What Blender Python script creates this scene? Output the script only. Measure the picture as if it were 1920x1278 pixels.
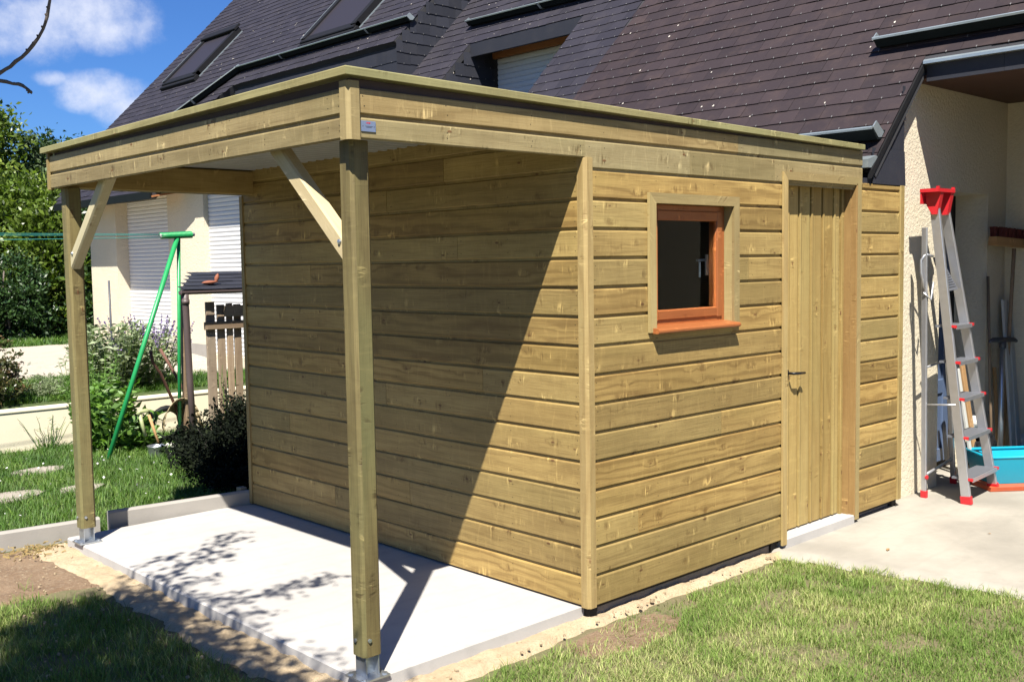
import bpy, bmesh, math, random
import numpy as np
from mathutils import Vector, Matrix, noise as mn
R = random.Random(7)
rad = math.radians
for o in list(bpy.data.objects): bpy.data.objects.remove(o)
SC = bpy.context.scene
COL = SC.collection

# ------------------------------------------------------------------ camera, sky, sun, exposure
cam_d = bpy.data.cameras.new('camera'); cam = bpy.data.objects.new('camera', cam_d); COL.objects.link(cam)
cam_d.sensor_width = 36.0; cam_d.lens = 1946.93 / 1920 * 36
cam_d.clip_start = 0.05; cam_d.clip_end = 3000
fw = Vector((0.68359392, 0.72595384, -0.07543457)); rt = Vector((0.72711247, -0.68633474, -0.01587696)); up = Vector((0.06329931, 0.04399602, 0.99702435))
m = Matrix(((rt.x, up.x, -fw.x, -3.5005), (rt.y, up.y, -fw.y, -3.218947), (rt.z, up.z, -fw.z, 1.614683), (0, 0, 0, 1)))
cam.matrix_world = m
SC.camera = cam
SC.render.resolution_x = 1024; SC.render.resolution_y = 681
SC.view_settings.view_transform = 'Standard'; SC.view_settings.look = 'None'
SC.view_settings.exposure = 1.32; SC.view_settings.gamma = 1.0

SUN = Vector((1.09, 1.0, -2.05)).normalized()          # direction the light travels
sl = bpy.data.lights.new('sun', 'SUN'); sl.energy = 5.0; sl.angle = rad(0.53); sl.color = (1.0, 0.95, 0.86)
so = bpy.data.objects.new('sun', sl); COL.objects.link(so)
so.rotation_euler = (-SUN).to_track_quat('Z', 'Y').to_euler(); so.location = (-6, -6, 12)
sun_el = math.asin(-SUN.z); sun_rot = math.atan2(-SUN.x, -SUN.y)

W = bpy.data.worlds.new("World"); SC.world = W; W.use_nodes = True

class NT:
    """small helper for node trees"""
    def __init__(s, nt): s.nt = nt; nt.nodes.clear()
    def n(s, t, **k):
        nd = s.nt.nodes.new(t)
        for a, b in k.items(): setattr(nd, a, b)
        return nd
    def set(s, sock, v):
        if v is None: return
        if hasattr(v, 'is_output') or isinstance(v, bpy.types.NodeSocket): s.nt.links.new(v, sock)
        else:
            try: sock.default_value = v
            except Exception: sock.default_value = (v[0], v[1], v[2], 1) if hasattr(v, '__len__') else v
    def math(s, op, a, b=None, c=None, clamp=False):
        nd = s.n('ShaderNodeMath', operation=op, use_clamp=clamp); s.set(nd.inputs[0], a)
        if b is not None: s.set(nd.inputs[1], b)
        if c is not None: s.set(nd.inputs[2], c)
        return nd.outputs[0]
    def vmath(s, op, a, b=None, scale=None):
        nd = s.n('ShaderNodeVectorMath', operation=op); s.set(nd.inputs[0], a)
        if b is not None: s.set(nd.inputs[1], b)
        if scale is not None: s.set(nd.inputs[3], scale)
        return nd.outputs['Value'] if op in ('DOT_PRODUCT', 'LENGTH', 'DISTANCE') else nd.outputs[0]
    def noise(s, vec, scale=1, detail=3, rough=.5, dist=0, out='Fac'):
        nd = s.n('ShaderNodeTexNoise'); s.set(nd.inputs['Vector'], vec)
        nd.inputs['Scale'].default_value = scale; nd.inputs['Detail'].default_value = detail
        nd.inputs['Roughness'].default_value = rough; nd.inputs['Distortion'].default_value = dist
        return nd.outputs[out]
    def voro(s, vec, scale=1, rnd=1, feature='F1'):
        nd = s.n('ShaderNodeTexVoronoi', feature=feature); s.set(nd.inputs['Vector'], vec)
        nd.inputs['Scale'].default_value = scale; nd.inputs['Randomness'].default_value = rnd
        return nd
    def ramp(s, fac, stops, interp='LINEAR'):
        nd = s.n('ShaderNodeValToRGB'); s.set(nd.inputs[0], fac); cr = nd.color_ramp; cr.interpolation = interp
        while len(cr.elements) < len(stops): cr.elements.new(0.5)
        for e, (p, c) in zip(cr.elements, stops):
            e.position = p; e.color = (c[0], c[1], c[2], 1) if hasattr(c, '__len__') else (c, c, c, 1)
        return nd.outputs[0]
    def smooth(s, v, a, b, lo=0., hi=1.):
        nd = s.n('ShaderNodeMapRange', interpolation_type='SMOOTHSTEP'); s.set(nd.inputs[0], v)
        for i, x in enumerate((a, b, lo, hi)): nd.inputs[i + 1].default_value = x
        return nd.outputs[0]
    def mix(s, f, a, b, bt='MIX'):
        nd = s.n('ShaderNodeMix', data_type='RGBA', blend_type=bt); s.set(nd.inputs[0], f)
        s.set(nd.inputs[6], a if not isinstance(a, tuple) else (*a[:3], 1)); s.set(nd.inputs[7], b if not isinstance(b, tuple) else (*b[:3], 1))
        return nd.outputs[2]
    def bump(s, h, strength=.3, dist=.01, normal=None):
        nd = s.n('ShaderNodeBump'); s.set(nd.inputs['Height'], h); nd.inputs['Strength'].default_value = strength; nd.inputs['Distance'].default_value = dist
        if normal is not None: s.set(nd.inputs['Normal'], normal)
        return nd.outputs[0]
    def comb(s, x, y, z=0):
        nd = s.n('ShaderNodeCombineXYZ'); s.set(nd.inputs[0], x); s.set(nd.inputs[1], y); s.set(nd.inputs[2], z); return nd.outputs[0]
    def sep(s, v):
        nd = s.n('ShaderNodeSeparateXYZ'); s.set(nd.inputs[0], v); return nd.outputs

w = NT(W.node_tree)
sky = w.n('ShaderNodeTexSky', sky_type='NISHITA', sun_disc=False)
sky.sun_elevation = sun_el; sky.sun_rotation = sun_rot; sky.altitude = 50; sky.air_density = 1.0; sky.dust_density = 0.3; sky.ozone_density = 4.0
tc = w.n('ShaderNodeTexCoord').outputs['Generated']
sx, sy, sz = w.sep(tc)
# clouds: patches of broken cumulus over the sky
cl = None
def blob(d, r, elong=1.0):
    d = Vector(d).normalized(); side = d.cross(Vector((0, 0, 1))).normalized(); u2 = side.cross(d)
    a = w.vmath('DOT_PRODUCT', tc, tuple(side)); b = w.vmath('DOT_PRODUCT', tc, tuple(u2)); f = w.vmath('DOT_PRODUCT', tc, tuple(d))
    q = w.math('ADD', w.math('POWER', w.math('DIVIDE', a, r * elong), 2), w.math('POWER', w.math('DIVIDE', b, r), 2))
    g = w.math('SUBTRACT', 1.0, q, clamp=False)
    return w.math('MULTIPLY', w.math('MAXIMUM', g, 0.0), w.math('GREATER_THAN', f, 0.0))
CLOUDS = [((0.3550, 0.909, 0.2186), .034, 2.1), ((0.3180, 0.923, 0.2080), .040, 1.5), ((0.3764, 0.9055, 0.2057), .024, 2.2), ((0.372, 0.9155, 0.1535), .022, 2.3), ((0.395, 0.908, 0.140), .022, 1.8), ((0.335, 0.928, 0.163), .009, 2.0),
          ((0.9, 0.3, 0.45), .08, 2.5), ((-.6, .7, .4), .08, 2.4)]
for d, r, e in CLOUDS:
    g = blob(d, r, e); cl = g if cl is None else w.math('MAXIMUM', cl, g)
nz = w.noise(tc, 22, 7, .62)
nz2 = w.noise(tc, 70, 6, .6)
cf = w.math('ADD', w.math('MULTIPLY', cl, 1.05), w.math('MULTIPLY', w.math('SUBTRACT', w.math('ADD', w.math('MULTIPLY', nz, .7), w.math('MULTIPLY', nz2, .3)), .5), 2.6))
cf = w.math('MULTIPLY', w.smooth(cf, .0, 1.7), w.math('MINIMUM', w.math('MULTIPLY', cl, 6), 1.0))
skyc = w.mix(1.0, sky.outputs[0], (.37, .62, 1.02), 'MULTIPLY')
cc = w.mix(w.math('MULTIPLY', cf, .95), skyc, (7.4, 7.7, 8.8))
bg = w.n('ShaderNodeBackground'); w.set(bg.inputs[0], cc); bg.inputs[1].default_value = 0.05
wo = w.n('ShaderNodeOutputWorld'); w.nt.links.new(bg.outputs[0], wo.inputs[0])

# ------------------------------------------------------------------ materials
def newmat(name):
    mt = bpy.data.materials.new(name); mt.use_nodes = True; t = NT(mt.node_tree)
    b = t.n('ShaderNodeBsdfPrincipled'); o = t.n('ShaderNodeOutputMaterial'); t.nt.links.new(b.outputs[0], o.inputs[0])
    return mt, t, b
def simple(name, col, rough=.6, metal=0., nscale=12, var=.25, bump=.0, bscale=60, spec=.5):
    mt, t, b = newmat(name)
    p = t.n('ShaderNodeTexCoord').outputs['Object']
    n1 = t.noise(p, nscale, 5, .6)
    c = t.mix(n1, tuple(x * (1 - var) for x in col), tuple(min(1, x * (1 + var)) for x in col))
    t.set(b.inputs['Base Color'], c); t.set(b.inputs['Roughness'], t.math('ADD', rough - .08, t.math('MULTIPLY', n1, .16)))
    b.inputs['Metallic'].default_value = metal; b.inputs['Specular IOR Level'].default_value = spec
    if bump: t.set(b.inputs['Normal'], t.bump(t.noise(p, bscale, 4, .6), bump, .004))
    return mt

def wood(name, light, dark, green=(.30, .29, .13), knot=(.16, .075, .03), gamt=.35, ringf=170., rough=.62, knots=1.0, bk=1.0):
    mt, t, b = newmat(name)
    uv = t.n('ShaderNodeUVMap', uv_map='UVMap').outputs[0]
    u, v, _ = t.sep(uv)
    tint = t.n('ShaderNodeAttribute', attribute_name='tint').outputs['Color']
    tr, tg, tb = [x for x in t.sep(tint)]
    rnd = t.math('MULTIPLY', tg, 31.7)
    # knots (voronoi cells stretched along the grain)
    kv = t.comb(t.math('MULTIPLY', u, 6.5), t.math('MULTIPLY', v, 15.), rnd)
    vo = t.voro(kv, 1.0, 1.0)
    kd = vo.outputs['Distance']; kc = t.sep(vo.outputs['Color'])[0]
    kon = t.math('GREATER_THAN', kc, .42)
    kcore = t.math('MULTIPLY', t.smooth(kd, .115, .05), kon)
    khalo = t.math('MULTIPLY', t.smooth(kd, .50, .08), kon)
    wob = t.noise(t.comb(t.math('MULTIPLY', u, .8), t.math('MULTIPLY', v, 6.), rnd), 1.0, 3, .5)
    wob2 = t.noise(t.comb(t.math('MULTIPLY', u, 5.), t.math('MULTIPLY', v, 26.), rnd), 1.0, 3, .6)
    ph = t.math('ADD', t.math('MULTIPLY', v, ringf * .55), t.math('ADD', t.math('MULTIPLY', wob, 30.), t.math('ADD', t.math('MULTIPLY', khalo, 4.0), t.math('MULTIPLY', wob2, 1.8))))
    ring = t.math('ADD', t.math('MULTIPLY', t.math('SINE', ph), .5), .5)
    ring = t.math('POWER', ring, 2.2)
    fine = t.noise(t.comb(t.math('MULTIPLY', u, 5.), t.math('MULTIPLY', v, 260.), rnd), 1.0, 4, .65)
    patch = t.noise(t.comb(t.math('MULTIPLY', u, 1.6), t.math('MULTIPLY', v, 4.5), rnd), 1.0, 4, .6)
    # planing / sap bands running across the board, brightest near the knots
    band = t.noise(t.comb(t.math('MULTIPLY', u, 24.), t.math('MULTIPLY', v, 5.5), rnd), 1.0, 3, .6, 1.4)
    band0 = t.math('MULTIPLY', bk, t.math('ADD', .16, t.math('MULTIPLY', khalo, 1.5))); dband = t.math('MULTIPLY', t.smooth(band, .47, .33), band0); band = t.math('MULTIPLY', t.smooth(band, .55, .70), band0)
    c = t.mix(t.smooth(patch, .25, .75), light, tuple(.5 * (a + d_) for a, d_ in zip(light, dark)))
    c = t.mix(t.math('MULTIPLY', ring, t.math('ADD', .16, t.math('MULTIPLY', t.smooth(tb, .35, .9), .40))), c, dark)
    c = t.mix(t.math('MULTIPLY', t.smooth(fine, .42, .74), .55), c, dark)
    g2 = t.noise(t.comb(t.math('MULTIPLY', u, .9), t.math('MULTIPLY', v, 3.), t.math('ADD', rnd, 5.)), 1.0, 3, .5)
    c = t.mix(t.math('MULTIPLY', t.smooth(g2, .4, .75), gamt), c, green)
    c = t.mix(t.math('MULTIPLY', dband, .55, clamp=True), c, dark); c = t.mix(t.math('MULTIPLY', band, .75, clamp=True), c, tuple(min(1., x * 1.5) for x in light))
    c = t.mix(t.math('MULTIPLY', khalo, .10 * knots), c, dark)
    c = t.mix(t.math('MULTIPLY', kcore, .88 * knots), c, knot)
    grey = t.math('ADD', .80, t.math('MULTIPLY', tr, .40))
    warm = t.mix(tb, (.95, 1.0, 1.06), (1.06, 1.0, .9))
    c = t.mix(1.0, c, t.comb(grey, grey, grey), 'MULTIPLY'); c = t.mix(1.0, c, warm, 'MULTIPLY')
    t.set(b.inputs['Base Color'], c)
    t.set(b.inputs['Roughness'], t.math('ADD', rough - .05, t.math('MULTIPLY', fine, .16)))
    b.inputs['Specular IOR Level'].default_value = .35
    h = t.math('ADD', t.math('MULTIPLY', fine, .6), t.math('ADD', t.math('MULTIPLY', ring, -.35), t.math('MULTIPLY', kcore, .6))); h = t.math('ADD', h, t.math('MULTIPLY', t.math('SUBTRACT', band, dband), .9))
    t.set(b.inputs['Normal'], t.bump(h, .42, .0026))
    return mt

M = {}
M['clad'] = wood('treated_pine_boards', (.49, .345, .125), (.17, .098, .028), green=(.29, .22, .07), knot=(.13, .055, .02))
M['fasc'] = wood('olive_fascia_boards', (.40, .315, .155), (.18, .125, .05), green=(.25, .225, .10), knot=(.15, .06, .02), bk=1.5)
M['trim'] = wood('pale_pine_trim', (.44, .335, .15), (.28, .19, .075), green=(.33, .29, .125), knots=.8)
M['cap'] = wood('greenish_pine_coping', (.36, .32, .15), (.13, .105, .04), green=(.25, .265, .12), gamt=.5, ringf=120)
M['post'] = wood('green_treated_post', (.27, .22, .09), (.075, .05, .018), green=(.165, .18, .075), gamt=.6, ringf=190)
M['brown_trim'] = wood('brown_jamb_board', (.33, .21, .08), (.20, .11, .035), green=(.28, .17, .06))
M['door'] = wood('door_boards', (.44, .315, .115), (.26, .165, .05), green=(.32, .27, .10), gamt=.3)
M['brace'] = wood('pale_brace', (.62, .52, .32), (.46, .36, .19), green=(.5, .46, .27), knots=.5)
M['oldwood'] = wood('weathered_boards', (.40, .30, .20), (.17, .11, .07), green=(.3, .27, .2))
M['plank'] = wood('orange_plank', (.55, .34, .17), (.36, .2, .08), green=(.5, .34, .16))
M['orange'] = wood('orange_stained_wood', (.45, .15, .045), (.30, .085, .022), green=(.38, .12, .035), gamt=.3, knots=.0, rough=.45)
M['zinc'] = simple('galvanised_steel', (.62, .66, .70), .32, .85, 30, .18)
M['zincroof'] = simple('zinc_gutter', (.012, .016, .017), .7, 0, 8, .3, spec=.07)
M['zincedge'] = simple('bright_zinc_edge', (.46, .53, .56), .35, .6, 8, .2)
M['alu'] = simple('brushed_aluminium', (.66, .67, .70), .34, .75, 20, .12)
M['alustep'] = simple('ribbed_grey_tread', (.20, .21, .24), .5, .4, 40, .2)
M['red'] = simple('red_plastic', (.62, .022, .03), .38, 0, 10, .1)
M['darkmetal'] = simple('black_metal', (.018, .018, .02), .4, .3, 10, .2)
M['black'] = simple('black_plastic', (.014, .014, .016), .6, spec=.2)
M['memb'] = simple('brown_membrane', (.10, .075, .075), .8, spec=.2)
M['rust'] = simple('rusty_steel', (.17, .075, .05), .8, .1, 40, .4, .3)
M['brownpipe'] = simple('brown_downpipe', (.11, .08, .075), .5, 0, 6, .2)
M['green'] = simple('green_plastic_coating', (.02, .34, .10), .42, 0, 14, .18)
M['cord'] = simple('teal_line', (.03, .25, .22), .6)
M['terracotta'] = simple('terracotta', (.30, .10, .05), .8, 0, 20, .3)
M['cyan'] = simple('cyan_plastic', (.005, .40, .58), .45, 0, 5, .12)
M['orangeplastic'] = simple('orange_plastic', (.66, .13, .05), .5)
M['bluepaint'] = simple('blue_grey_paint', (.10, .145, .25), .5, 0, 5, .15)
M['shutter'] = simple('white_roller_slats', (.78, .78, .78), .45, 0, 3, .04)
M['offwhite'] = simple('off_white_board', (.62, .62, .58), .6, 0, 6, .12)
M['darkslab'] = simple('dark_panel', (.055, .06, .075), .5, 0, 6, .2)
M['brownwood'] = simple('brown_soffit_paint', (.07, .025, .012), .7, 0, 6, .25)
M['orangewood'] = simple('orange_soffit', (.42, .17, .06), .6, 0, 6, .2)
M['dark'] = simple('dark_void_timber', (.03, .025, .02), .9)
M['bristle'] = simple('dark_red_bristles', (.12, .02, .015), .9, 0, 60, .4, .4)
M['sheet'] = simple('galvanised_roof_sheet', (.60, .62, .63), .4, .35, 6, .1)
M['platetin'] = simple('blue_grey_plate', (.24, .30, .44), .4, .3)
M['lightgreen'] = simple('pale_green_plastic', (.42, .46, .22), .5)
M['whitestone'] = simple('white_stone', (.72, .70, .64), .8, 0, 14, .2, .5, 30)
M['felt'] = simple('roof_deck', (.03, .03, .035), .9)

def m_concrete(name, col, var=.12, bumpk=.25, crack=False, dark=.6):
    mt, t, b = newmat(name); p = t.n('ShaderNodeTexCoord').outputs['Object']
    a = t.noise(p, 1.3, 6, .62); c_ = t.noise(p, 9, 6, .7); f = t.noise(p, 160, 3, .6)
    c = t.mix(t.smooth(a, .3, .7), tuple(x * (1 - var) for x in col), col)
    c = t.mix(t.math('MULTIPLY', t.smooth(c_, .5, .8), .35), c, tuple(x * dark for x in col))
    c = t.mix(t.math('MULTIPLY', t.smooth(f, .58, .8), .35), c, tuple(x * .6 for x in col))
    # faint trowel arcs
    wv = t.n('ShaderNodeTexWave', wave_type='RINGS'); t.set(wv.inputs['Vector'], t.vmath('ADD', p, (2.2, -1.4, 0))); wv.inputs['Scale'].default_value = 1.6; wv.inputs['Distortion'].default_value = 5.0; wv.inputs['Detail'].default_value = 3
    c = t.mix(t.math('MULTIPLY', t.smooth(wv.outputs['Fac'], .86, 1.0), .12), c, tuple(x * .62 for x in col))
    t.set(b.inputs['Base Color'], c); b.inputs['Roughness'].default_value = .85
    h = t.math('ADD', t.math('MULTIPLY', c_, .6), t.math('MULTIPLY', f, .4))
    t.set(b.inputs['Normal'], t.bump(h, bumpk, .006)); return mt
M['slab'] = m_concrete('pale_fresh_concrete', (.53, .505, .475), .12)
M['drive'] = m_concrete('weathered_concrete', (.45, .415, .35), .32, .35, dark=.55)
M['kerb'] = m_concrete('kerb_concrete', (.42, .39, .35), .18, .4)
M['base'] = m_concrete('footing_concrete', (.30, .26, .23), .2, .4)

def m_render(name, col):
    mt, t, b = newmat(name); p = t.n('ShaderNodeTexCoord').outputs['Object']
    a = t.noise(p, .8, 5, .6); f = t.noise(p, 42, 5, .7)
    c = t.mix(t.smooth(a, .3, .75), col, tuple(x * .86 for x in col))
    c = t.mix(t.math('MULTIPLY', t.smooth(f, .3, .55, 1, 0), .25), c, tuple(x * .7 for x in col))
    t.set(b.inputs['Base Color'], c); b.inputs['Roughness'].default_value = .95
    t.set(b.inputs['Normal'], t.bump(f, .9, .012)); return mt
M['render'] = m_render('cream_roughcast', (.84, .745, .56))
M['smoothrender'] = m_concrete('cream_smooth_render', (.93, .83, .62), .04, .1, dark=.9)

def m_slate(name, c0, c1, c2):
    mt, t, b = newmat(name); p = t.n('ShaderNodeTexCoord').outputs['Object']
    tint = t.n('ShaderNodeAttribute', attribute_name='tint').outputs['Color']; tr, tg, tb = t.sep(tint)
    n1 = t.noise(p, 5, 6, .65); n2 = t.noise(p, 55, 4, .7)
    c = t.mix(tr, c0, c1); c = t.mix(t.math('MULTIPLY', t.smooth(n1, .45, .75), .6), c, c2)
    c = t.mix(t.math('MULTIPLY', t.smooth(n2, .6, .85), .25), c, (.16, .16, .15))
    g = t.math('ADD', .87, t.math('MULTIPLY', tg, .26)); c = t.mix(1, c, t.comb(g, g, g), 'MULTIPLY')
    t.set(b.inputs['Base Color'], c); t.set(b.inputs['Roughness'], t.math('ADD', .52, t.math('MULTIPLY', n2, .3)))
    b.inputs['Specular IOR Level'].default_value = .3
    t.set(b.inputs['Normal'], t.bump(n2, .25, .003)); return mt
M['slate'] = m_slate('brownish_slate', (.028, .019, .0225), (.039, .0265, .029), (.066, .043, .038))
M['slateblue'] = m_slate('blue_slate', (.023, .021, .031), (.032, .029, .040), (.046, .040, .046))
M['slatedark'] = m_slate('dark_slate_cladding', (.024, .026, .036), (.031, .033, .045), (.042, .042, .05))
M['lichen'] = simple('lichen_specks', (.55, .50, .44), .9)
M['clip'] = simple('slate_hooks', (.24, .235, .23), .5, .2, 3., .8)

def m_leaf(name, cols, rough=.5, trans=.25):
    mt, t, b = newmat(name)
    tint = t.n('ShaderNodeAttribute', attribute_name='tint').outputs['Color']; tr, tg, tb = t.sep(tint)
    c = t.ramp(tr, [(i / (len(cols) - 1), c) for i, c in enumerate(cols)])
    g = t.math('ADD', .65, t.math('MULTIPLY', tg, .7)); c = t.mix(1, c, t.comb(g, g, g), 'MULTIPLY')
    t.set(b.inputs['Base Color'], c); b.inputs['Roughness'].default_value = rough; b.inputs['Specular IOR Level'].default_value = .5 if rough < .7 else .15
    tl = t.n('ShaderNodeBsdfTranslucent'); t.set(tl.inputs[0], t.mix(1, c, (1.3, 1.5, .6), 'MULTIPLY'))
    mx = t.n('ShaderNodeMixShader'); mx.inputs[0].default_value = trans
    t.nt.links.new(b.outputs[0], mx.inputs[1]); t.nt.links.new(tl.outputs[0], mx.inputs[2])
    o = [n for n in t.nt.nodes if n.type == 'OUTPUT_MATERIAL'][0]; t.nt.links.new(mx.outputs[0], o.inputs[0]); return mt
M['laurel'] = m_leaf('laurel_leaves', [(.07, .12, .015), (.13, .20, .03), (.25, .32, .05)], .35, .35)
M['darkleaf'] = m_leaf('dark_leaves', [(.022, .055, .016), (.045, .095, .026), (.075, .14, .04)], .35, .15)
M['conifer'] = m_leaf('conifer_sprays', [(.035, .07, .022), (.07, .12, .038), (.12, .165, .06)], .6, .12)
M['photinia'] = m_leaf('reddish_leaves', [(.04, .07, .02), (.09, .10, .03), (.20, .09, .05)], .4, .2)
M['sage'] = m_leaf('grey_green_leaves', [(.16, .22, .10), (.27, .33, .18), (.42, .47, .31)], .7, .2)
M['weed'] = m_leaf('fresh_green_leaves', [(.08, .17, .025), (.14, .28, .05), (.26, .42, .08)], .5, .3)
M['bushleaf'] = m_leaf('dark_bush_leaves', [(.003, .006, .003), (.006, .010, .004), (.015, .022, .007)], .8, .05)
M['lavender'] = m_leaf('lavender_spikes', [(.16, .11, .26), (.23, .16, .36), (.32, .25, .45)], .8, .1)
M['fruitleaf'] = m_leaf('fruit_tree_leaves', [(.04, .09, .02), (.07, .13, .03), (.10, .17, .04)], .5, .2)
M['grassm'] = m_leaf('grass_blades', [(.12, .215, .04), (.25, .345, .085), (.50, .50, .22)], .7, .3)
M['grassback'] = m_leaf('lush_grass_blades', [(.05, .13, .015), (.095, .20, .022), (.19, .29, .05)], .6, .3)
M['daisy'] = simple('daisy_petals', (.8, .8, .76), .8)
M['bark'] = simple('grey_bark', (.16, .13, .11), .9, 0, 30, .35, .8, 40)
M['birch'] = simple('pale_bark', (.5, .48, .42), .8, 0, 8, .4, .3, 40)

def m_ground(name, c0, c1, c2, s=3., bk=.8, bd=.02, chips=None):
    mt, t, b = newmat(name); p = t.n('ShaderNodeTexCoord').outputs['Object']
    a = t.noise(p, s, 6, .65); f = t.noise(p, s * 14, 5, .7); g = t.noise(p, s * 60, 3, .6)
    c = t.mix(t.smooth(a, .35, .65), c0, c1); c = t.mix(t.math('MULTIPLY', t.smooth(f, .45, .7), .7), c, c2)
    if chips:
        vo = t.voro(p, chips[0]); c = t.mix(t.math('MULTIPLY', t.smooth(vo.outputs['Distance'], .22, .14), t.math('GREATER_THAN', t.sep(vo.outputs['Color'])[0], .72)), c, chips[1])
    t.set(b.inputs['Base Color'], c); b.inputs['Roughness'].default_value = .95
    t.set(b.inputs['Normal'], t.bump(t.math('ADD', f, t.math('MULTIPLY', g, .5)), bk, bd)); return mt
M['soil'] = m_ground('lawn_soil', (.15, .15, .06), (.20, .17, .085), (.28, .21, .12), 2.2)
M['soil2'] = m_ground('back_lawn_soil', (.045, .085, .015), (.07, .11, .02), (.10, .10, .04), 2.2)
M['dirt'] = m_ground('bare_brown_dirt', (.24, .15, .085), (.33, .22, .13), (.42, .32, .21), 3.5, .9, .02, (28, (.5, .4, .26)))
M['sand'] = m_ground('builders_sand', (.58, .44, .27), (.66, .52, .34), (.46, .34, .20), 6, .8, .015)
M['gravel'] = m_ground('pale_gravel', (.60, .53, .43), (.68, .61, .50), (.42, .37, .29), 5, 1.0, .015, (60, (.62, .58, .5)))
M['step'] = m_concrete('stepping_stone', (.46, .40, .33), .2, .6)
M['leafbrown'] = simple('dry_leaf', (.38, .22, .09), .8)

gm, t, b = newmat('window_glass'); b.inputs['Base Color'].default_value = (.7, .75, .75, 1); b.inputs['Roughness'].default_value = .02; b.inputs['Transmission Weight'].default_value = 1.0; b.inputs['IOR'].default_value = 1.13
M['glass'] = gm
gm, t, b = newmat('dark_tinted_glass'); b.inputs['Base Color'].default_value = (.035, .031, .038, 1); b.inputs['Roughness'].default_value = .45; b.inputs['Specular IOR Level'].default_value = .25; M['darkglass'] = gm

# ------------------------------------------------------------------ mesh helpers
def frame(o, u, v):
    """local x -> u, y -> v, z -> u x v"""
    u = Vector(u).normalized(); v = Vector(v); v = (v - u * v.dot(u)).normalized(); w_ = u.cross(v)
    return Matrix(((u.x, v.x, w_.x, o[0]), (u.y, v.y, w_.y, o[1]), (u.z, v.z, w_.z, o[2]), (0, 0, 0, 1)))
IDM = Matrix.Identity(4)
MY = Matrix(((0, 1, 0, 0), (1, 0, 0, 0), (0, 0, 1, 0), (0, 0, 0, 1)))     # sweeps run along world Y, profile = (X, Z)

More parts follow.
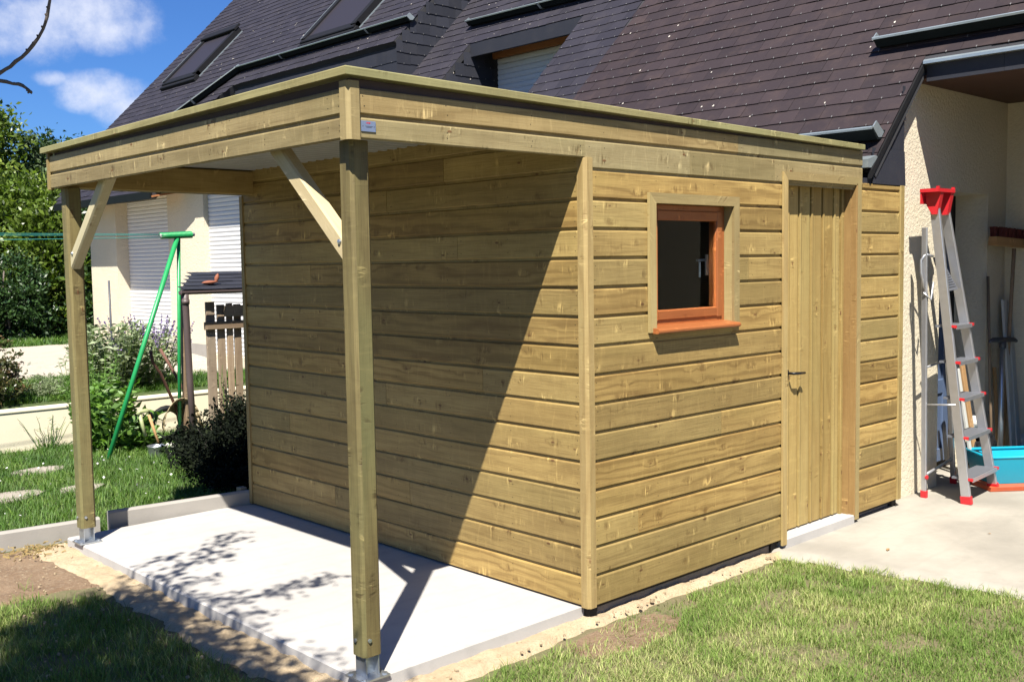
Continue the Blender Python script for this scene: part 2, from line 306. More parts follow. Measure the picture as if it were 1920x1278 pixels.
class MB:
    def __init__(s): s.v = []; s.f = []; s.uv = []; s.t = []; s.mi = []
    def quad(s, pts, uvs=None, tint=(.5, .5, .5), mi=0):
        i = len(s.v); s.v += [tuple(p) for p in pts]; s.f.append(tuple(range(i, i + len(pts))))
        s.uv += uvs if uvs else [(0, 0)] * len(pts); s.t += [tint] * len(pts); s.mi.append(mi)
    def prism(s, prof, u0, u1, mtx=IDM, tint=None, sh0=None, sh1=None, mi=0, closed=True):
        """profile (y,z) pairs swept along local x from u0 to u1; sh0/sh1: extra x per profile point for mitres"""
        tint = tint or (R.random(), R.random(), R.random()); n = len(prof)
        ou, ov = R.random() * 40, R.random() * 40
        a = [mtx @ Vector((u0 + (sh0(p) if sh0 else 0), p[0], p[1])) for p in prof]
        b_ = [mtx @ Vector((u1 + (sh1(p) if sh1 else 0), p[0], p[1])) for p in prof]
        i = len(s.v); s.v += [tuple(p) for p in a + b_]
        per = [0]
        for k in range(n): per.append(per[-1] + math.dist(prof[k], prof[(k + 1) % n]))
        # wind outwards
        ar = sum(prof[k][0] * prof[(k + 1) % n][1] - prof[(k + 1) % n][0] * prof[k][1] for k in range(n))
        det = mtx.to_3x3().determinant(); flip = (ar < 0) != (det < 0)
        for k in range(n if closed else n - 1):
            k2 = (k + 1) % n; q = [i + k, i + k2, i + n + k2, i + n + k]
            uu = [(u0 + ou, per[k] + ov), (u0 + ou, per[k + 1] + ov), (u1 + ou, per[k + 1] + ov), (u1 + ou, per[k] + ov)]
            if flip: q.reverse(); uu.reverse()
            s.f.append(tuple(q)); s.uv += uu; s.t += [tint] * 4; s.mi.append(mi)
        if closed:
            for base, fl, uo in ((i, False, u0), (i + n, True, u1)):
                q = [base + k for k in range(n)]; uu = [(p[0] * .3 + ou, p[1] + ov) for p in prof]
                if fl == flip: q.reverse(); uu.reverse()
                s.f.append(tuple(q)); s.uv += uu; s.t += [tint] * n; s.mi.append(mi)
    def box(s, x0, x1, y0, y1, z0, z1, grain='x', mtx=IDM, c=0., tint=None, mi=0):
        """box, grain along axis, c = chamfer of the long edges"""
        if grain == 'x': fm = IDM; (a0, a1), (b0, b1), (c0, c1) = (x0, x1), (y0, y1), (z0, z1)
        elif grain == 'y': fm = frame((0, 0, 0), (0, 1, 0), (0, 0, 1)); (a0, a1), (b0, b1), (c0, c1) = (y0, y1), (z0, z1), (x0, x1)
        else: fm = frame((0, 0, 0), (0, 0, 1), (1, 0, 0)); (a0, a1), (b0, b1), (c0, c1) = (z0, z1), (x0, x1), (y0, y1)
        s.prism(rect(b0, b1, c0, c1, c), a0, a1, mtx @ fm, tint, mi=mi)
    def beam(s, p, q, w_, d, side=(0, 0, 1), c=0., mi=0, tint=None):
        p = Vector(p); q = Vector(q); L = (q - p).length
        s.prism(rect(-w_ / 2, w_ / 2, -d / 2, d / 2, c), 0, L, frame(p, q - p, side), tint, mi=mi)
    def tube(s, pts, r, n=10, mi=0, cap=True):
        pts = [Vector(p) for p in pts]; rr = r if hasattr(r, '__len__') else [r] * len(pts)
        i0 = len(s.v); tint = (R.random(), R.random(), R.random()); ref = None
        for k, p in enumerate(pts):
            d = (pts[min(k + 1, len(pts) - 1)] - pts[max(k - 1, 0)]).normalized()
            if ref is None: ref = d.orthogonal().normalized()
            ref = (ref - d * ref.dot(d)).normalized(); o2 = d.cross(ref)
            for j in range(n):
                a = 2 * math.pi * j / n; s.v.append(tuple(p + (ref * math.cos(a) + o2 * math.sin(a)) * rr[k]))
        for k in range(len(pts) - 1):
            for j in range(n):
                a, b_ = i0 + k * n + j, i0 + k * n + (j + 1) % n
                s.f.append((a, b_, b_ + n, a + n)); s.uv += [(k, j / n), (k, (j + 1) / n), (k + 1, (j + 1) / n), (k + 1, j / n)]; s.t += [tint] * 4; s.mi.append(mi)
        if cap:
            s.f.append(tuple(i0 + n - 1 - j for j in range(n))); e = i0 + (len(pts) - 1) * n; s.f.append(tuple(e + j for j in range(n)))
            s.uv += [(0, 0)] * (2 * n); s.t += [tint] * (2 * n); s.mi += [mi, mi]
    def lathe(s, prof, o, n=24, mi=0, axis=(0, 0, 1)):
        fm = frame(o, axis, Vector(axis).orthogonal()); i0 = len(s.v); tint = (.5, .5, .5)
        for h, r in prof:
            for j in range(n):
                a = 2 * math.pi * j / n; s.v.append(tuple(fm @ Vector((h, r * math.cos(a), r * math.sin(a)))))
        for k in range(len(prof) - 1):
            for j in range(n):
                a, b_ = i0 + k * n + j, i0 + k * n + (j + 1) % n
                s.f.append((a, b_, b_ + n, a + n)); s.uv += [(0, 0)] * 4; s.t += [tint] * 4; s.mi.append(mi)
    def build(s, name, mats, parent=None, smooth=False):
        me = bpy.data.meshes.new(name); me.from_pydata(s.v, [], s.f)
        uvl = me.uv_layers.new(name='UVMap'); uvl.data.foreach_set('uv', np.array(s.uv, dtype=np.float32).ravel())
        at = me.color_attributes.new('tint', 'FLOAT_COLOR', 'CORNER'); tt = np.ones((len(s.t), 4), dtype=np.float32); tt[:, :3] = s.t; at.data.foreach_set('color', tt.ravel())
        if not isinstance(mats, (list, tuple)): mats = [mats]
        for m_ in mats: me.materials.append(m_)
        me.polygons.foreach_set('material_index', s.mi)
        if smooth: me.polygons.foreach_set('use_smooth', [True] * len(s.f))
        me.update(); o = bpy.data.objects.new(name, me); COL.objects.link(o)
        if parent is not None: adopt(o, parent)
        return o
def adopt(o, parent):
    """parent keeping the child's coordinates in world space"""
    o.parent = parent; o.matrix_parent_inverse = Matrix.Translation(-worldloc(parent))
def worldloc(o): return WL.get(o.name, Vector((0, 0, 0)))
WL = {}
def rect(b0, b1, c0, c1, c=0.):
    if not c: return [(b0, c0), (b1, c0), (b1, c1), (b0, c1)]
    return [(b0 + c, c0), (b1 - c, c0), (b1, c0 + c), (b1, c1 - c), (b1 - c, c1), (b0 + c, c1), (b0, c1 - c), (b0, c0 + c)]
def tag(o, label, cat, group=None):
    o['label'] = label; o['category'] = cat
    if group: o['group'] = group
    return o
def thing(name, label, cat, loc=(0, 0, 0), group=None):
    o = bpy.data.objects.new(name, None); o.empty_display_size = .2; COL.objects.link(o); o.location = loc; WL[o.name] = Vector(loc)
    return tag(o, label, cat, group)
def kind(o, k, label=None, cat=None):
    o['kind'] = k
    if label: o['label'] = label
    if cat: o['category'] = cat
    return o
def meshobj(name, verts, faces, mat, smooth=False, tints=None, parent=None):
    me = bpy.data.meshes.new(name); nv = len(verts); verts = np.asarray(verts, dtype=np.float32); faces = np.asarray(faces, dtype=np.int32)
    me.vertices.add(nv); me.vertices.foreach_set('co', verts.ravel()); k = faces.shape[1]
    me.loops.add(faces.size); me.loops.foreach_set('vertex_index', faces.ravel()); me.polygons.add(len(faces))
    me.polygons.foreach_set('loop_start', np.arange(0, faces.size, k, dtype=np.int32)); me.polygons.foreach_set('loop_total', np.full(len(faces), k, dtype=np.int32))
    if smooth: me.polygons.foreach_set('use_smooth', np.ones(len(faces), dtype=bool))
    me.update(calc_edges=True); me.validate()
    if tints is not None:
        at = me.color_attributes.new('tint', 'FLOAT_COLOR', 'POINT'); tt = np.ones((nv, 4), dtype=np.float32); tt[:, :3] = tints; at.data.foreach_set('color', tt.ravel())
    me.materials.append(mat); o = bpy.data.objects.new(name, me); COL.objects.link(o)
    if parent is not None: adopt(o, parent)
    return o

# ------------------------------------------------------------------ ground, slab, drive, terrace
def ground_z(x, y): return -.08
def sheet(name, x0, x1, y0, y1, step, zf, maskf, mat, kd='structure', label=None):
    nx = int((x1 - x0) / step) + 1; ny = int((y1 - y0) / step) + 1
    vs = []; idx = {}; fs = []
    for j in range(ny):
        for i in range(nx):
            x, y = x0 + i * step, y0 + j * step; k = maskf(x, y); idx[(i, j)] = (len(vs), k); vs.append((x, y, zf(x, y, k)))
    for j in range(ny - 1):
        for i in range(nx - 1):
            q = [idx[(i, j)], idx[(i + 1, j)], idx[(i + 1, j + 1)], idx[(i, j + 1)]]
            if max(a[1] for a in q) > -.05: fs.append([a[0] for a in q])
    used = sorted({i for f in fs for i in f}); mp = {o: n for n, o in enumerate(used)}
    o = meshobj(name, [vs[i] for i in used], [[mp[i] for i in f] for f in fs], mat, True); o['kind'] = kd
    if label: o['label'] = label
    return o
def nz(x, y, s=1., z=0.): return mn.noise(Vector((x * s, y * s, z)))
def fnz(x, y, s=1., z=0.): return mn.fractal(Vector((x * s, y * s, z)), 1.0, 2.0, 4)

# main lawn: a sheet to the horizon with a finer centre
def wide_sheet(name, z, mat, hole=None):
    xs = [-400, -60, -12, -6, -3, 0, 3, 6, 12, 60, 400]; ys = [-400, -60, -12, -6, -3, 0, 3, 7.08]
    vs = [(x, y, z) for y in ys for x in xs]; n = len(xs)
    fs = [(j * n + i, j * n + i + 1, (j + 1) * n + i + 1, (j + 1) * n + i) for j in range(len(ys) - 1) for i in range(n - 1)]
    o = meshobj(name, vs, fs, mat); o['kind'] = 'structure'; return o
wide_sheet('ground', -.085, M['soil'])
back_l = sheet('lawn', -6, 4, 3.3, 7.1, .1, lambda x, y, k: -.081 + .006 * nz(x, y, 3), lambda x, y: 1, M['soil2'])
# terrace behind the garden wall
def terr_z(x, y): return .27 + (min(max(y, 7.1), 9.6) - 7.1) / 2.5 * .20
def terrace():
    ys = [7.12, 7.5, 8, 8.5, 9, 9.6, 11, 13, 16, 20, 40, 400]; xs = [-400, -40, -8, -4, -2, 0, 2, 4, 8, 40, 400]; n = len(xs)
    vs = [(x, y, terr_z(x, y)) for y in ys for x in xs]
    fs = [(j * n + i, j * n + i + 1, (j + 1) * n + i + 1, (j + 1) * n + i) for j in range(len(ys) - 1) for i in range(n - 1)]
    o = meshobj('terrace_ground', vs, fs, M['soil2']); o['kind'] = 'structure'
terrace()
def gmask(x, y):
    a = min(y - (8.75 + .25 * nz(x, y, .9) - (x > 1.2) * .55), 12.9 + .3 * nz(x, y, .7, 3) - y, x + 4)
    return a * 4
sheet('gravel_path', -4, 2.95, 7.9, 13.4, .08, lambda x, y, k: terr_z(x, y) + (.012 + .006 * nz(x, y, 9) if k > 0 else -.01), gmask, M['gravel'])

# the concrete slab under the canopy and the footing under the shed
b = MB(); b.prism([(-1.225, -.16), (0.06, -.16), (0.06, -.018), (.052, -.010), (-1.215, -.010), (-1.225, -.018)], .055, 3.17, MY, tint=(.5, .5, .5))
o = b.build('patio_slab', M['slab']); o['kind'] = 'structure'
b = MB(); b.box(.062, 2.50, .045, 3.12, -.16, -.03, tint=(.5,) * 3); b.box(2.50, 3.04, .06, 3.12, -.16, -.03, tint=(.5,) * 3); o = b.build('shed_footing', M['base']); o['kind'] = 'structure'
b = MB(); b.box(1.665, 2.445, -.012, .10, -.16, .002, tint=(.5,) * 3, c=.004); o = b.build('doorstep', M['slab']); o['kind'] = 'structure'

def drive_edge(y): return 1.60 + .17 * max(0., -y - .13) + .02 * nz(0, y, 4) + .012 * nz(0, y, 15)
b = []
def dmask(x, y): return min((x - drive_edge(y)) * 30, ((.10 if x < 3.5 else .44) - y) * 30 + 1)
sheet('driveway', 1.3, 9.0, -5.0, .46, .05, lambda x, y, k: -.052 + .002 * nz(x, y, 1.5) - (.03 if k < 0 else 0), dmask, M['drive'])

def smask_front(x, y):
    if x > 1.62: return -1
    top = .10; low = -.042 - .016 * nz(x, 0, 3) - .012 * nz(x, 0, 11) - (.05 * max(0, (-x + .1)) if x < .1 else 0) - .04 * max(0, x - 1.2)
    return min(y - low, top - y) * 25
def sz_f(x, y, k): return -.088 + min(max(k, -.3), 1.) * .03 + .011 * fnz(x, y, 10)
sheet('sand', -1.52, 1.62, -.3, .12, .012, sz_f, smask_front, M['sand'])
def smask_left(x, y):
    low = -1.42 - .05 * nz(y, 0, 1.5, 4) - .03 * nz(y, 0, 6, 2) - (.10 if y < .35 else 0) * min(1, (.35 - y) * 4)
    return min(x - low, -1.16 - x, y + .28, 3.30 - y) * 22
sheet('sand', -1.75, -1.14, -.3, 3.32, .012, lambda x, y, k: -.090 + min(max(k, -.3), 1.) * .028 + .02 * fnz(x, y, 7, 3), smask_left, M['sand'])
def dirt_mask(x, y):
    return min(x + 3.4, -1.33 - x, y - (2.28 + .18 * nz(x, y, 2.) + .10 * nz(x, y, 7)), 3.42 - y) * 12
sheet('dirt', -3.4, -1.3, 1.9, 3.42, .02, lambda x, y, k: -.092 + min(max(k, -.3), 1.) * .018 + .010 * fnz(x, y, 6, 8), dirt_mask, M['dirt'])
def dirt2_mask(x, y):
    return min(.30 - math.hypot((x - .02) * .75, (y + .20) * 1.9) + .06 * nz(x, y, 8), -.05 - y + .02) * 16
sheet('dirt', -.5, .6, -.6, 0, .02, lambda x, y, k: -.090 + min(max(k, -.3), 1.) * .012 + .004 * fnz(x, y, 8, 8), dirt2_mask, M['dirt'])

# kerbs
def kerb(name, p, q, z0, z1, th, label):
    b = MB(); p = Vector((p[0], p[1], 0)); q = Vector((q[0], q[1], 0))
    b.prism([(-th / 2, z0), (th / 2, z0), (th / 2, z1 - .012), (th / 2 - .012, z1), (-th / 2 + .012, z1), (-th / 2, z1 - .012)], 0, (q - p).length, frame(p, q - p, Vector((0, 0, 1)).cross(q - p)), (.5, .5, .5))
    o = b.build(name, M['kerb']); return tag(o, label, 'kerb', 'concrete edging boards of the slab')
kerb('concrete_kerb', (-.93, 3.275), (.0, 3.165), -.16, .085, .05, 'raised pale concrete edging board along the far edge of the new slab')
kerb('concrete_kerb', (-3.4, 3.63), (-.96, 3.35), -.16, .04, .05, 'lower concrete edging board running left past the far canopy post')

# stepping stones in the back lawn
for (x, y, rx, ry) in [(-1.05, 4.95, .30, .17), (-.50, 4.85, .17, .12), (-.47, 5.85, .22, .13), (-2.0, 5.4, .25, .16)]:
    b = MB(); n = 16; pts = []
    for k in range(n):
        a = 2 * math.pi * k / n; r_ = 1 + .18 * nz(math.cos(a) + x, math.sin(a) + y, 1.5); pts.append((x + rx * r_ * math.cos(a), y + ry * r_ * math.sin(a)))
    b.prism([(p[0], p[1]) for p in pts], -.12, -.058, frame((0, 0, -.008), (0, 0, 1), (1, 0, 0)), (.5,) * 3)
    o = b.build('stepping_stone', M['step'])
    tag(o, {-1.05: 'flat stepping stone at the left edge of the photo in the back lawn', -.50: 'small stepping stone in the lawn just behind the far canopy post', -.47: 'stepping stone farthest back, in front of the garden wall', -2.0: 'stepping stone in the lawn far left of the canopy'}[x], 'stepping stone', 'stepping stones in the back lawn')

# garden wall
b = MB(); P_ = Vector((-9, 7.36, 0)); Q_ = Vector((3.1, 6.98, 0))
fm = frame(P_, Q_ - P_, Vector((0, 0, 1)).cross(Q_ - P_)); L_ = (Q_ - P_).length
b.prism([(-.09, -.25), (.09, -.25), (.09, .29), (-.09, .29)], 0, L_, fm, (.5,) * 3)
b.prism([(-.10, .29), (.10, .29), (.10, .305), (.0, .315), (-.10, .305)], 0, L_, fm, (.5,) * 3)
tag(b.build('garden_wall', M['smoothrender']), 'low cream rendered wall holding up the back terrace', 'wall')

# ------------------------------------------------------------------ the shed
P = .135
shed = thing('garden_shed', 'new treated pine shed with a flat roof running out into an open canopy', 'shed', (0, 0, -.03))
T = .021
def bprof(z0, z1, c=.004, g=0.): return ([(0, z0 - g), (T - .009, z0 - g), (T - .009, z0)] if g else [(0, z0)]) + [(T - c, z0), (T, z0 + c), (T, z1 - c * 1.6), (T - c * .6, z1 - c * .5), (T - c * 1.6, z1), (0, z1)]
def nailrow(b, fm, x0, x1, z0, z1, studs):
    for s_ in studs:
        if x0 + .02 < s_ < x1 - .02:
            for zz in (z0 + .028, z1 - .028):
                xx = s_ + R.uniform(-.006, .006)
                c_ = [fm @ Vector((xx + .0024 * math.cos(a), T + .0007, zz + R.uniform(-.001, .001) + .0024 * math.sin(a))) for a in [i * math.pi / 3 for i in range(6)]]
                b.quad(c_, mi=1, tint=(.5,) * 3)
def cladding(b, fm, x0, x1, ks, skip=None, joints=(), studs=()):
    """fm: local x along wall, y outwards, z up; boards of pitch P"""
    for k in ks:
        z0, z1 = (k * P + .014 if k else 0.0), (k + 1) * P
        segs = skip(k, z0, z1) if skip else [(x0, x1, z0, z1)]
        for (a, c, za, zb) in segs:
            cuts = [a] + sorted(j for (kk, j) in joints if kk == k and a < j < c) + [c]
            for s_, e in zip(cuts[:-1], cuts[1:]):
                b.prism(bprof(za, zb, .004, .0135 if (k and za == z0) else 0.), s_ + .0012, e - .0012, fm)
                nailrow(b, fm, s_, e, za, zb, list(studs) + [s_ + .03, e - .03])
FR = Matrix(((1, 0, 0, 0), (0, -1, 0, T), (0, 0, 1, 0), (0, 0, 0, 1)))      # front wall: outwards = -Y, face at y = 0
LF = Matrix(((0, -1, 0, T), (1, 0, 0, 0), (0, 0, 1, 0), (0, 0, 0, 1)))      # side wall: local x -> +Y, outwards = -X
stud = [.045 + .47 * i for i in range(12)]
WX0, WX1, WZ0, WZ1 = .489, 1.139, 1.272, 1.895
def skip_front(k, z0, z1):
    if z1 <= WZ0 or z0 >= WZ1: return [(.036, 1.628, z0, z1)]
    out = [(.036, WX0 - .012, z0, z1), (WX1 + .012, 1.628, z0, z1)]
    if z0 < WZ0 - .02: out.append((WX0 - .012, WX1 + .012, z0, WZ0 - .012))
    if z1 > WZ1 + .02: out.append((WX0 - .012, WX1 + .012, WZ1 + .008, z1))
    return out
b = MB()
cladding(b, FR, .036, 1.628, range(0, 15), skip_front, joints=[(5, 1.05), (2, .36), (11, 1.3)], studs=stud)
b.box(.03, 1.63, T + .002, T + .014, -.002, WZ0 - .0125, tint=(.2, .3, .2)); b.box(.03, WX0 - .0125, T + .002, T + .014, WZ0 - .0125, 2.03, tint=(.2, .3, .2))
b.box(WX1 + .0125, 1.63, T + .002, T + .014, WZ0 - .0125, 2.03, tint=(.2, .3, .2)); b.box(WX0 - .0125, WX1 + .0125, T + .002, T + .014, WZ1 + .0085, 2.03, tint=(.2, .3, .2))
b.build('front_wall', [M['clad'], M['black']], shed)
b = MB()
cladding(b, LF, .036, 3.12, range(0, 17), None, joints=[(1, 2.1), (2, 1.35), (6, 1.55), (7, .72), (9, 1.9), (11, 2.3), (12, .9), (14, 1.5), (4, 2.6), (0, 1.9), (15, 1.0)], studs=stud)
b.box(T + .002, T + .014, .03, 3.13, -.002, 2.24, grain='y', tint=(.2, .3, .2))
b.build('side_wall', [M['clad'], M['black']], shed)
b = MB(); cladding(b, FR, 2.50, 3.032, range(0, 16), lambda k, z0, z1: [(2.515, 3.032, z0, min(z1, 2.070))], studs=[2.6, 2.95])
b.box(2.50, 3.04, T + .002, T + .014, -.002, 2.068, tint=(.2, .3, .2)); b.box(3.02, 3.075, -.008, .06, -.0, 2.072, 'z', c=.003); b.build('end_panel', [M['clad'], M['black']], shed)
b = MB(); b.box(.02, 3.06, 3.12, 3.15, 0, 2.25, tint=(.5,) * 3); b.box(3.04, 3.06, .06, 3.12, 0, 2.06, 'y', tint=(.5,) * 3); b.box(2.49, 3.04, .06, 3.12, 2.035, 2.06, 'y', tint=(.5,) * 3); b.build('back_wall', M['brownwood'], shed)  # dark brown colour deepens the shade inside the shed
b = MB(); b.box(.03, 3.03, .04, 3.11, -.028, -.004, tint=(.5,) * 3); b.build('floor', M['dark'], shed)  # near-black floor colour stands in for shade indoors
# corner trims
def corner(b, x, y, z0, z1, s_=.042, dx=1, dy=1, t=.009, bev=.014):
    """L-shaped corner board with a bevelled arris; outer corner just outside (x, y)"""
    o_ = t
    pr = [(-o_ + bev, -o_), (s_, -o_), (s_, .004), (.004, .004), (.004, s_), (-o_, s_), (-o_, -o_ + bev)]
    pr = [(x + dx * p[0], y + dy * p[1]) for p in pr]
    b.prism(pr, z0, z1, frame((0, 0, 0), (0, 0, 1), (1, 0, 0)))
b = MB(); corner(b, 0, 0, -.004, 2.083); b.build('corner_trim', M['trim'], shed)
b = MB(); corner(b, 0, 3.145, 0, 2.083, dy=-1); b.build('corner_trim', M['trim'], shed)
b = MB(); corner(b, -1.276, 0, 2.076, 2.290, .044); b.build('corner_trim', M['trim'], shed)
b = MB(); corner(b, -1.276, 3.05, 2.076, 2.290, .03, dy=-1); b.build('corner_trim', M['trim'], shed)
# fascia boards round the roof
XE = 2.53; YE = 3.05; XC = -1.276; ZF = 2.083; Z16 = 2.16; Z17 = 2.267
def fascia(b, fm, a, c, zs, joints=()):
    for (z0, z1) in zs:
        cuts = [a] + sorted(j for (z, j) in joints if abs(z - z0) < .01) + [c]
        for s_, e in zip(cuts[:-1], cuts[1:]):
            b.prism(bprof(z0, z1, .004, (.0135 if z0 > Z16 or z0 < 2.05 else 0.)), s_ + .0008, e - .0008, fm); nailrow(b, fm, s_, e, z0, z1, [XC + .47 * i for i in range(12)] + [s_ + .03, e - .03])
b = MB()
fascia(b, FR, XC + .036, 0.0, [(ZF, Z16)]); fascia(b, FR, 0.0, XE, [(2.038, Z16)], [(2.038, .78), (2.038, 1.55)])
fascia(b, FR, XC + .036, XE, [(Z16 + .014, Z17)], [(Z16 + .014, 1.2)])
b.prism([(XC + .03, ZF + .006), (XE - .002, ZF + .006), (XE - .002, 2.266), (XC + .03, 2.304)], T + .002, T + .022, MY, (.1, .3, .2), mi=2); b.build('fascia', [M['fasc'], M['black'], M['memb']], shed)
LFc = Matrix.Translation((XC, 0, 0)) @ LF
b = MB(); fascia(b, LFc, .036, YE - .03, [(ZF, Z16), (Z16 + .014, Z17)], [(Z16 + .014, .92)])
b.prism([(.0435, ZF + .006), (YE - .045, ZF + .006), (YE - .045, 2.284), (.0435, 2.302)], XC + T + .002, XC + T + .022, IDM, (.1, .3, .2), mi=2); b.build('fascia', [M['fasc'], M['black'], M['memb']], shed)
BK = Matrix(((1, 0, 0, 0), (0, 1, 0, YE - T), (0, 0, 1, 0), (0, 0, 0, 1)))
b = MB(); fascia(b, BK, XC + .036, 0.0, [(ZF, Z16), (Z16 + .014, Z17)]); b.box(XC + .03, 0.0, YE - T - .022, YE - T - .002, ZF + .002, 2.272, tint=(.1, .3, .2)); b.build('fascia', [M['fasc'], M['black']], shed)
# inner beams
b = MB(); b.box(XC + .05, -.001, .05, .09, 2.10, 2.235, c=.004); b.build('beam', M['clad'], shed)
b = MB(); b.box(XC + .045, XC + .085, .09, YE - .09, 2.10, 2.235, 'y', c=.004); b.build('beam', M['clad'], shed)
b = MB(); b.box(XC + .045, -.001, YE - .09, YE - .045, 2.086, 2.235, c=.004); b.build('beam', M['clad'], shed)
# coping (cap) with mitred corner
def coping(b, p, q, z0, z1, wdt=.105, th=.031, m0=0, m1=0):
    p = Vector((p[0], p[1], z0)); q = Vector((q[0], q[1], z1)); d = q - p
    fm = frame(p, d, (0, 0, 1)); pr = [(-th, -wdt), (-th, 0), (-.004, 0), (0, -.004), (0, -wdt)]
    # local z = u x v ; outward side is z = 0
    b.prism(pr, 0, d.length, fm, sh0=(lambda pt: -pt[1] * m0), sh1=(lambda pt: pt[1] * m1))
b = MB(); coping(b, (XC - .03, -.03), (2.505, -.03), 2.337, 2.300, m0=1); b.build('roof_coping', M['cap'], shed)
b = MB(); coping(b, (XC - .03, YE + .03), (XC - .03, -.03), 2.318, 2.337, m0=1, m1=1); b.build('roof_coping', M['cap'], shed)
b = MB(); coping(b, (2.5, YE + .03), (XC - .03, YE + .03), 2.305, 2.318, m1=1); b.build('roof_coping', M['cap'], shed)
# corrugated sheet roof, ribs across (along X)
b = MB(); prof = []; y = .046
while y < YE - .05:
    prof += [(y, 2.243), (y + .03, 2.243), (y + .045, 2.262), (y + .075, 2.262)]; y += .09
pr = prof + [(a, z + .003) for a, z in reversed(prof)]
b.prism(pr, XC + .045, 2.49, IDM, (.5,) * 3); b.build('roof_sheet', M['sheet'], shed)
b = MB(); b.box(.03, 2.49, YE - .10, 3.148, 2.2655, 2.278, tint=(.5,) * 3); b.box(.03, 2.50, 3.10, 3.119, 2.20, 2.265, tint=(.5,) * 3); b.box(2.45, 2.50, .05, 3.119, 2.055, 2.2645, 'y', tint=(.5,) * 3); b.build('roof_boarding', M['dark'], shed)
# posts with steel feet and braces
def post(x, y, zt, labelled):
    s_ = .088; b = MB(); b.box(x, x + s_, y, y + s_, .083, zt, 'z', c=.013)
    o = b.build('post', M['post'], shed)
    for c_, ax in (((x + s_ * .5 - .02, y - .001, .15), (0, -1, 0)), ((x - .001, y + s_ * .62, .145), (-1, 0, 0))):
        bo = MB(); bo.lathe([(0, .0), (0, .008), (.006, .008), (.007, 0)], c_, 12, axis=ax); bo.build('bolt', M['zinc'], o)
    f = MB(); cx, cy = x + s_ / 2, y + s_ / 2
    f.box(cx - .031, cx - .027, cy - .036, cy + .036, .0, .082); f.box(cx + .027, cx + .031, cy - .036, cy + .036, .0, .082)
    f.box(cx - .027, cx + .027, cy - .003, cy + .003, .0, .082)
    f.box(cx - .065, cx + .065, cy - .062, cy + .062, -.0085, -.0005)
    for ax, ay in ((-.05, -.045), (.05, -.045), (-.05, .045), (.05, .045)): f.lathe([(0, .011), (.006, .011), (.006, 0)], (cx + ax, cy + ay, -.0006), 8)
    f.build('post_base', M['zinc'], shed)
post(-1.229, .06, 2.085, 0); post(-1.222, YE - .115, 2.085, 1)
def brace(y0, z0, y1, z1, x=-1.212, w_=.07, d=.062):
    b = MB(); p = Vector((x + d / 2, y0, z0)); q = Vector((x + d / 2, y1, z1)); dd = (q - p).normalized()
    L = (q - p).length; k = dd.z / abs(dd.y); s_ = 1 if y1 > y0 else -1
    fm = frame(p, dd, (1, 0, 0))
    # cut vertical at the post, horizontal under the beam
    kk = fm.to_3x3() @ Vector((0, 0, 1))
    c0 = -kk.y / dd.y; c1 = -kk.z / dd.z
    b.prism(rect(-d / 2, d / 2, -w_ / 2, w_ / 2, .008), 0, L, fm, sh0=lambda pt: pt[1] * c0, sh1=lambda pt: pt[1] * c1)
    o = b.build('brace', M['brace'], shed)
    bo = MB(); bo.lathe([(0, .0), (0, .011), (.006, .009), (.008, 0)], (x - .0005, y0 + s_ * .03, z0 + .045), 12, axis=(-1, 0, 0)); bo.build('bolt', M['zinc'], o)
brace(.145, 1.66, .66, 2.115); brace(YE - .112, 1.66, YE - .63, 2.115)
# feet under the shed
for x, y in ((2.535, .02), (3.05, .03), (1.60, .03), (.05, .02)):
    b = MB(); b.box(x - .028, x + .028, y, y + .06, -.075, -.001, 'z'); b.build('foot', M['dark'], shed)

# door
dr = MB(); YD = .078
dr_mb = MB(); x = 1.672
while x < 2.40:
    e = min(x + .13, 2.405)
    dr_mb.prism([(YD + .006, x), (YD - .004, x), (YD - .006, x + .012), (YD, x + .030), (YD - .001, e - .02), (YD + .006, e - .001), (YD + .022, e - .001), (YD + .022, x)], .012, 2.046, frame((0, 0, 0), (0, 0, 1), (0, 1, 0)) @ Matrix.Scale(-1, 4, (0, 0, 1)))
    x = e + .0005
door = dr_mb.build('door', M['door'], shed)
b = MB(); b.tube([(1.80, YD, .945), (1.80, YD - .05, .945), (1.815, YD - .058, .945), (1.86, YD - .058, .943), (1.915, YD - .054, .940)], [.008, .008, .009, .008, .007], 10); b.lathe([(0, .02), (.006, .02), (.008, .0)], (1.80, YD - .003, .945), 16, axis=(0, -1, 0)); b.build('door_handle', M['darkmetal'], door, True)
b = MB(); b.lathe([(0, .012), (.004, .012), (.005, .0)], (1.80, YD - .003, .875), 14, axis=(0, -1, 0)); b.build('keyhole_cover', M['darkmetal'], door)
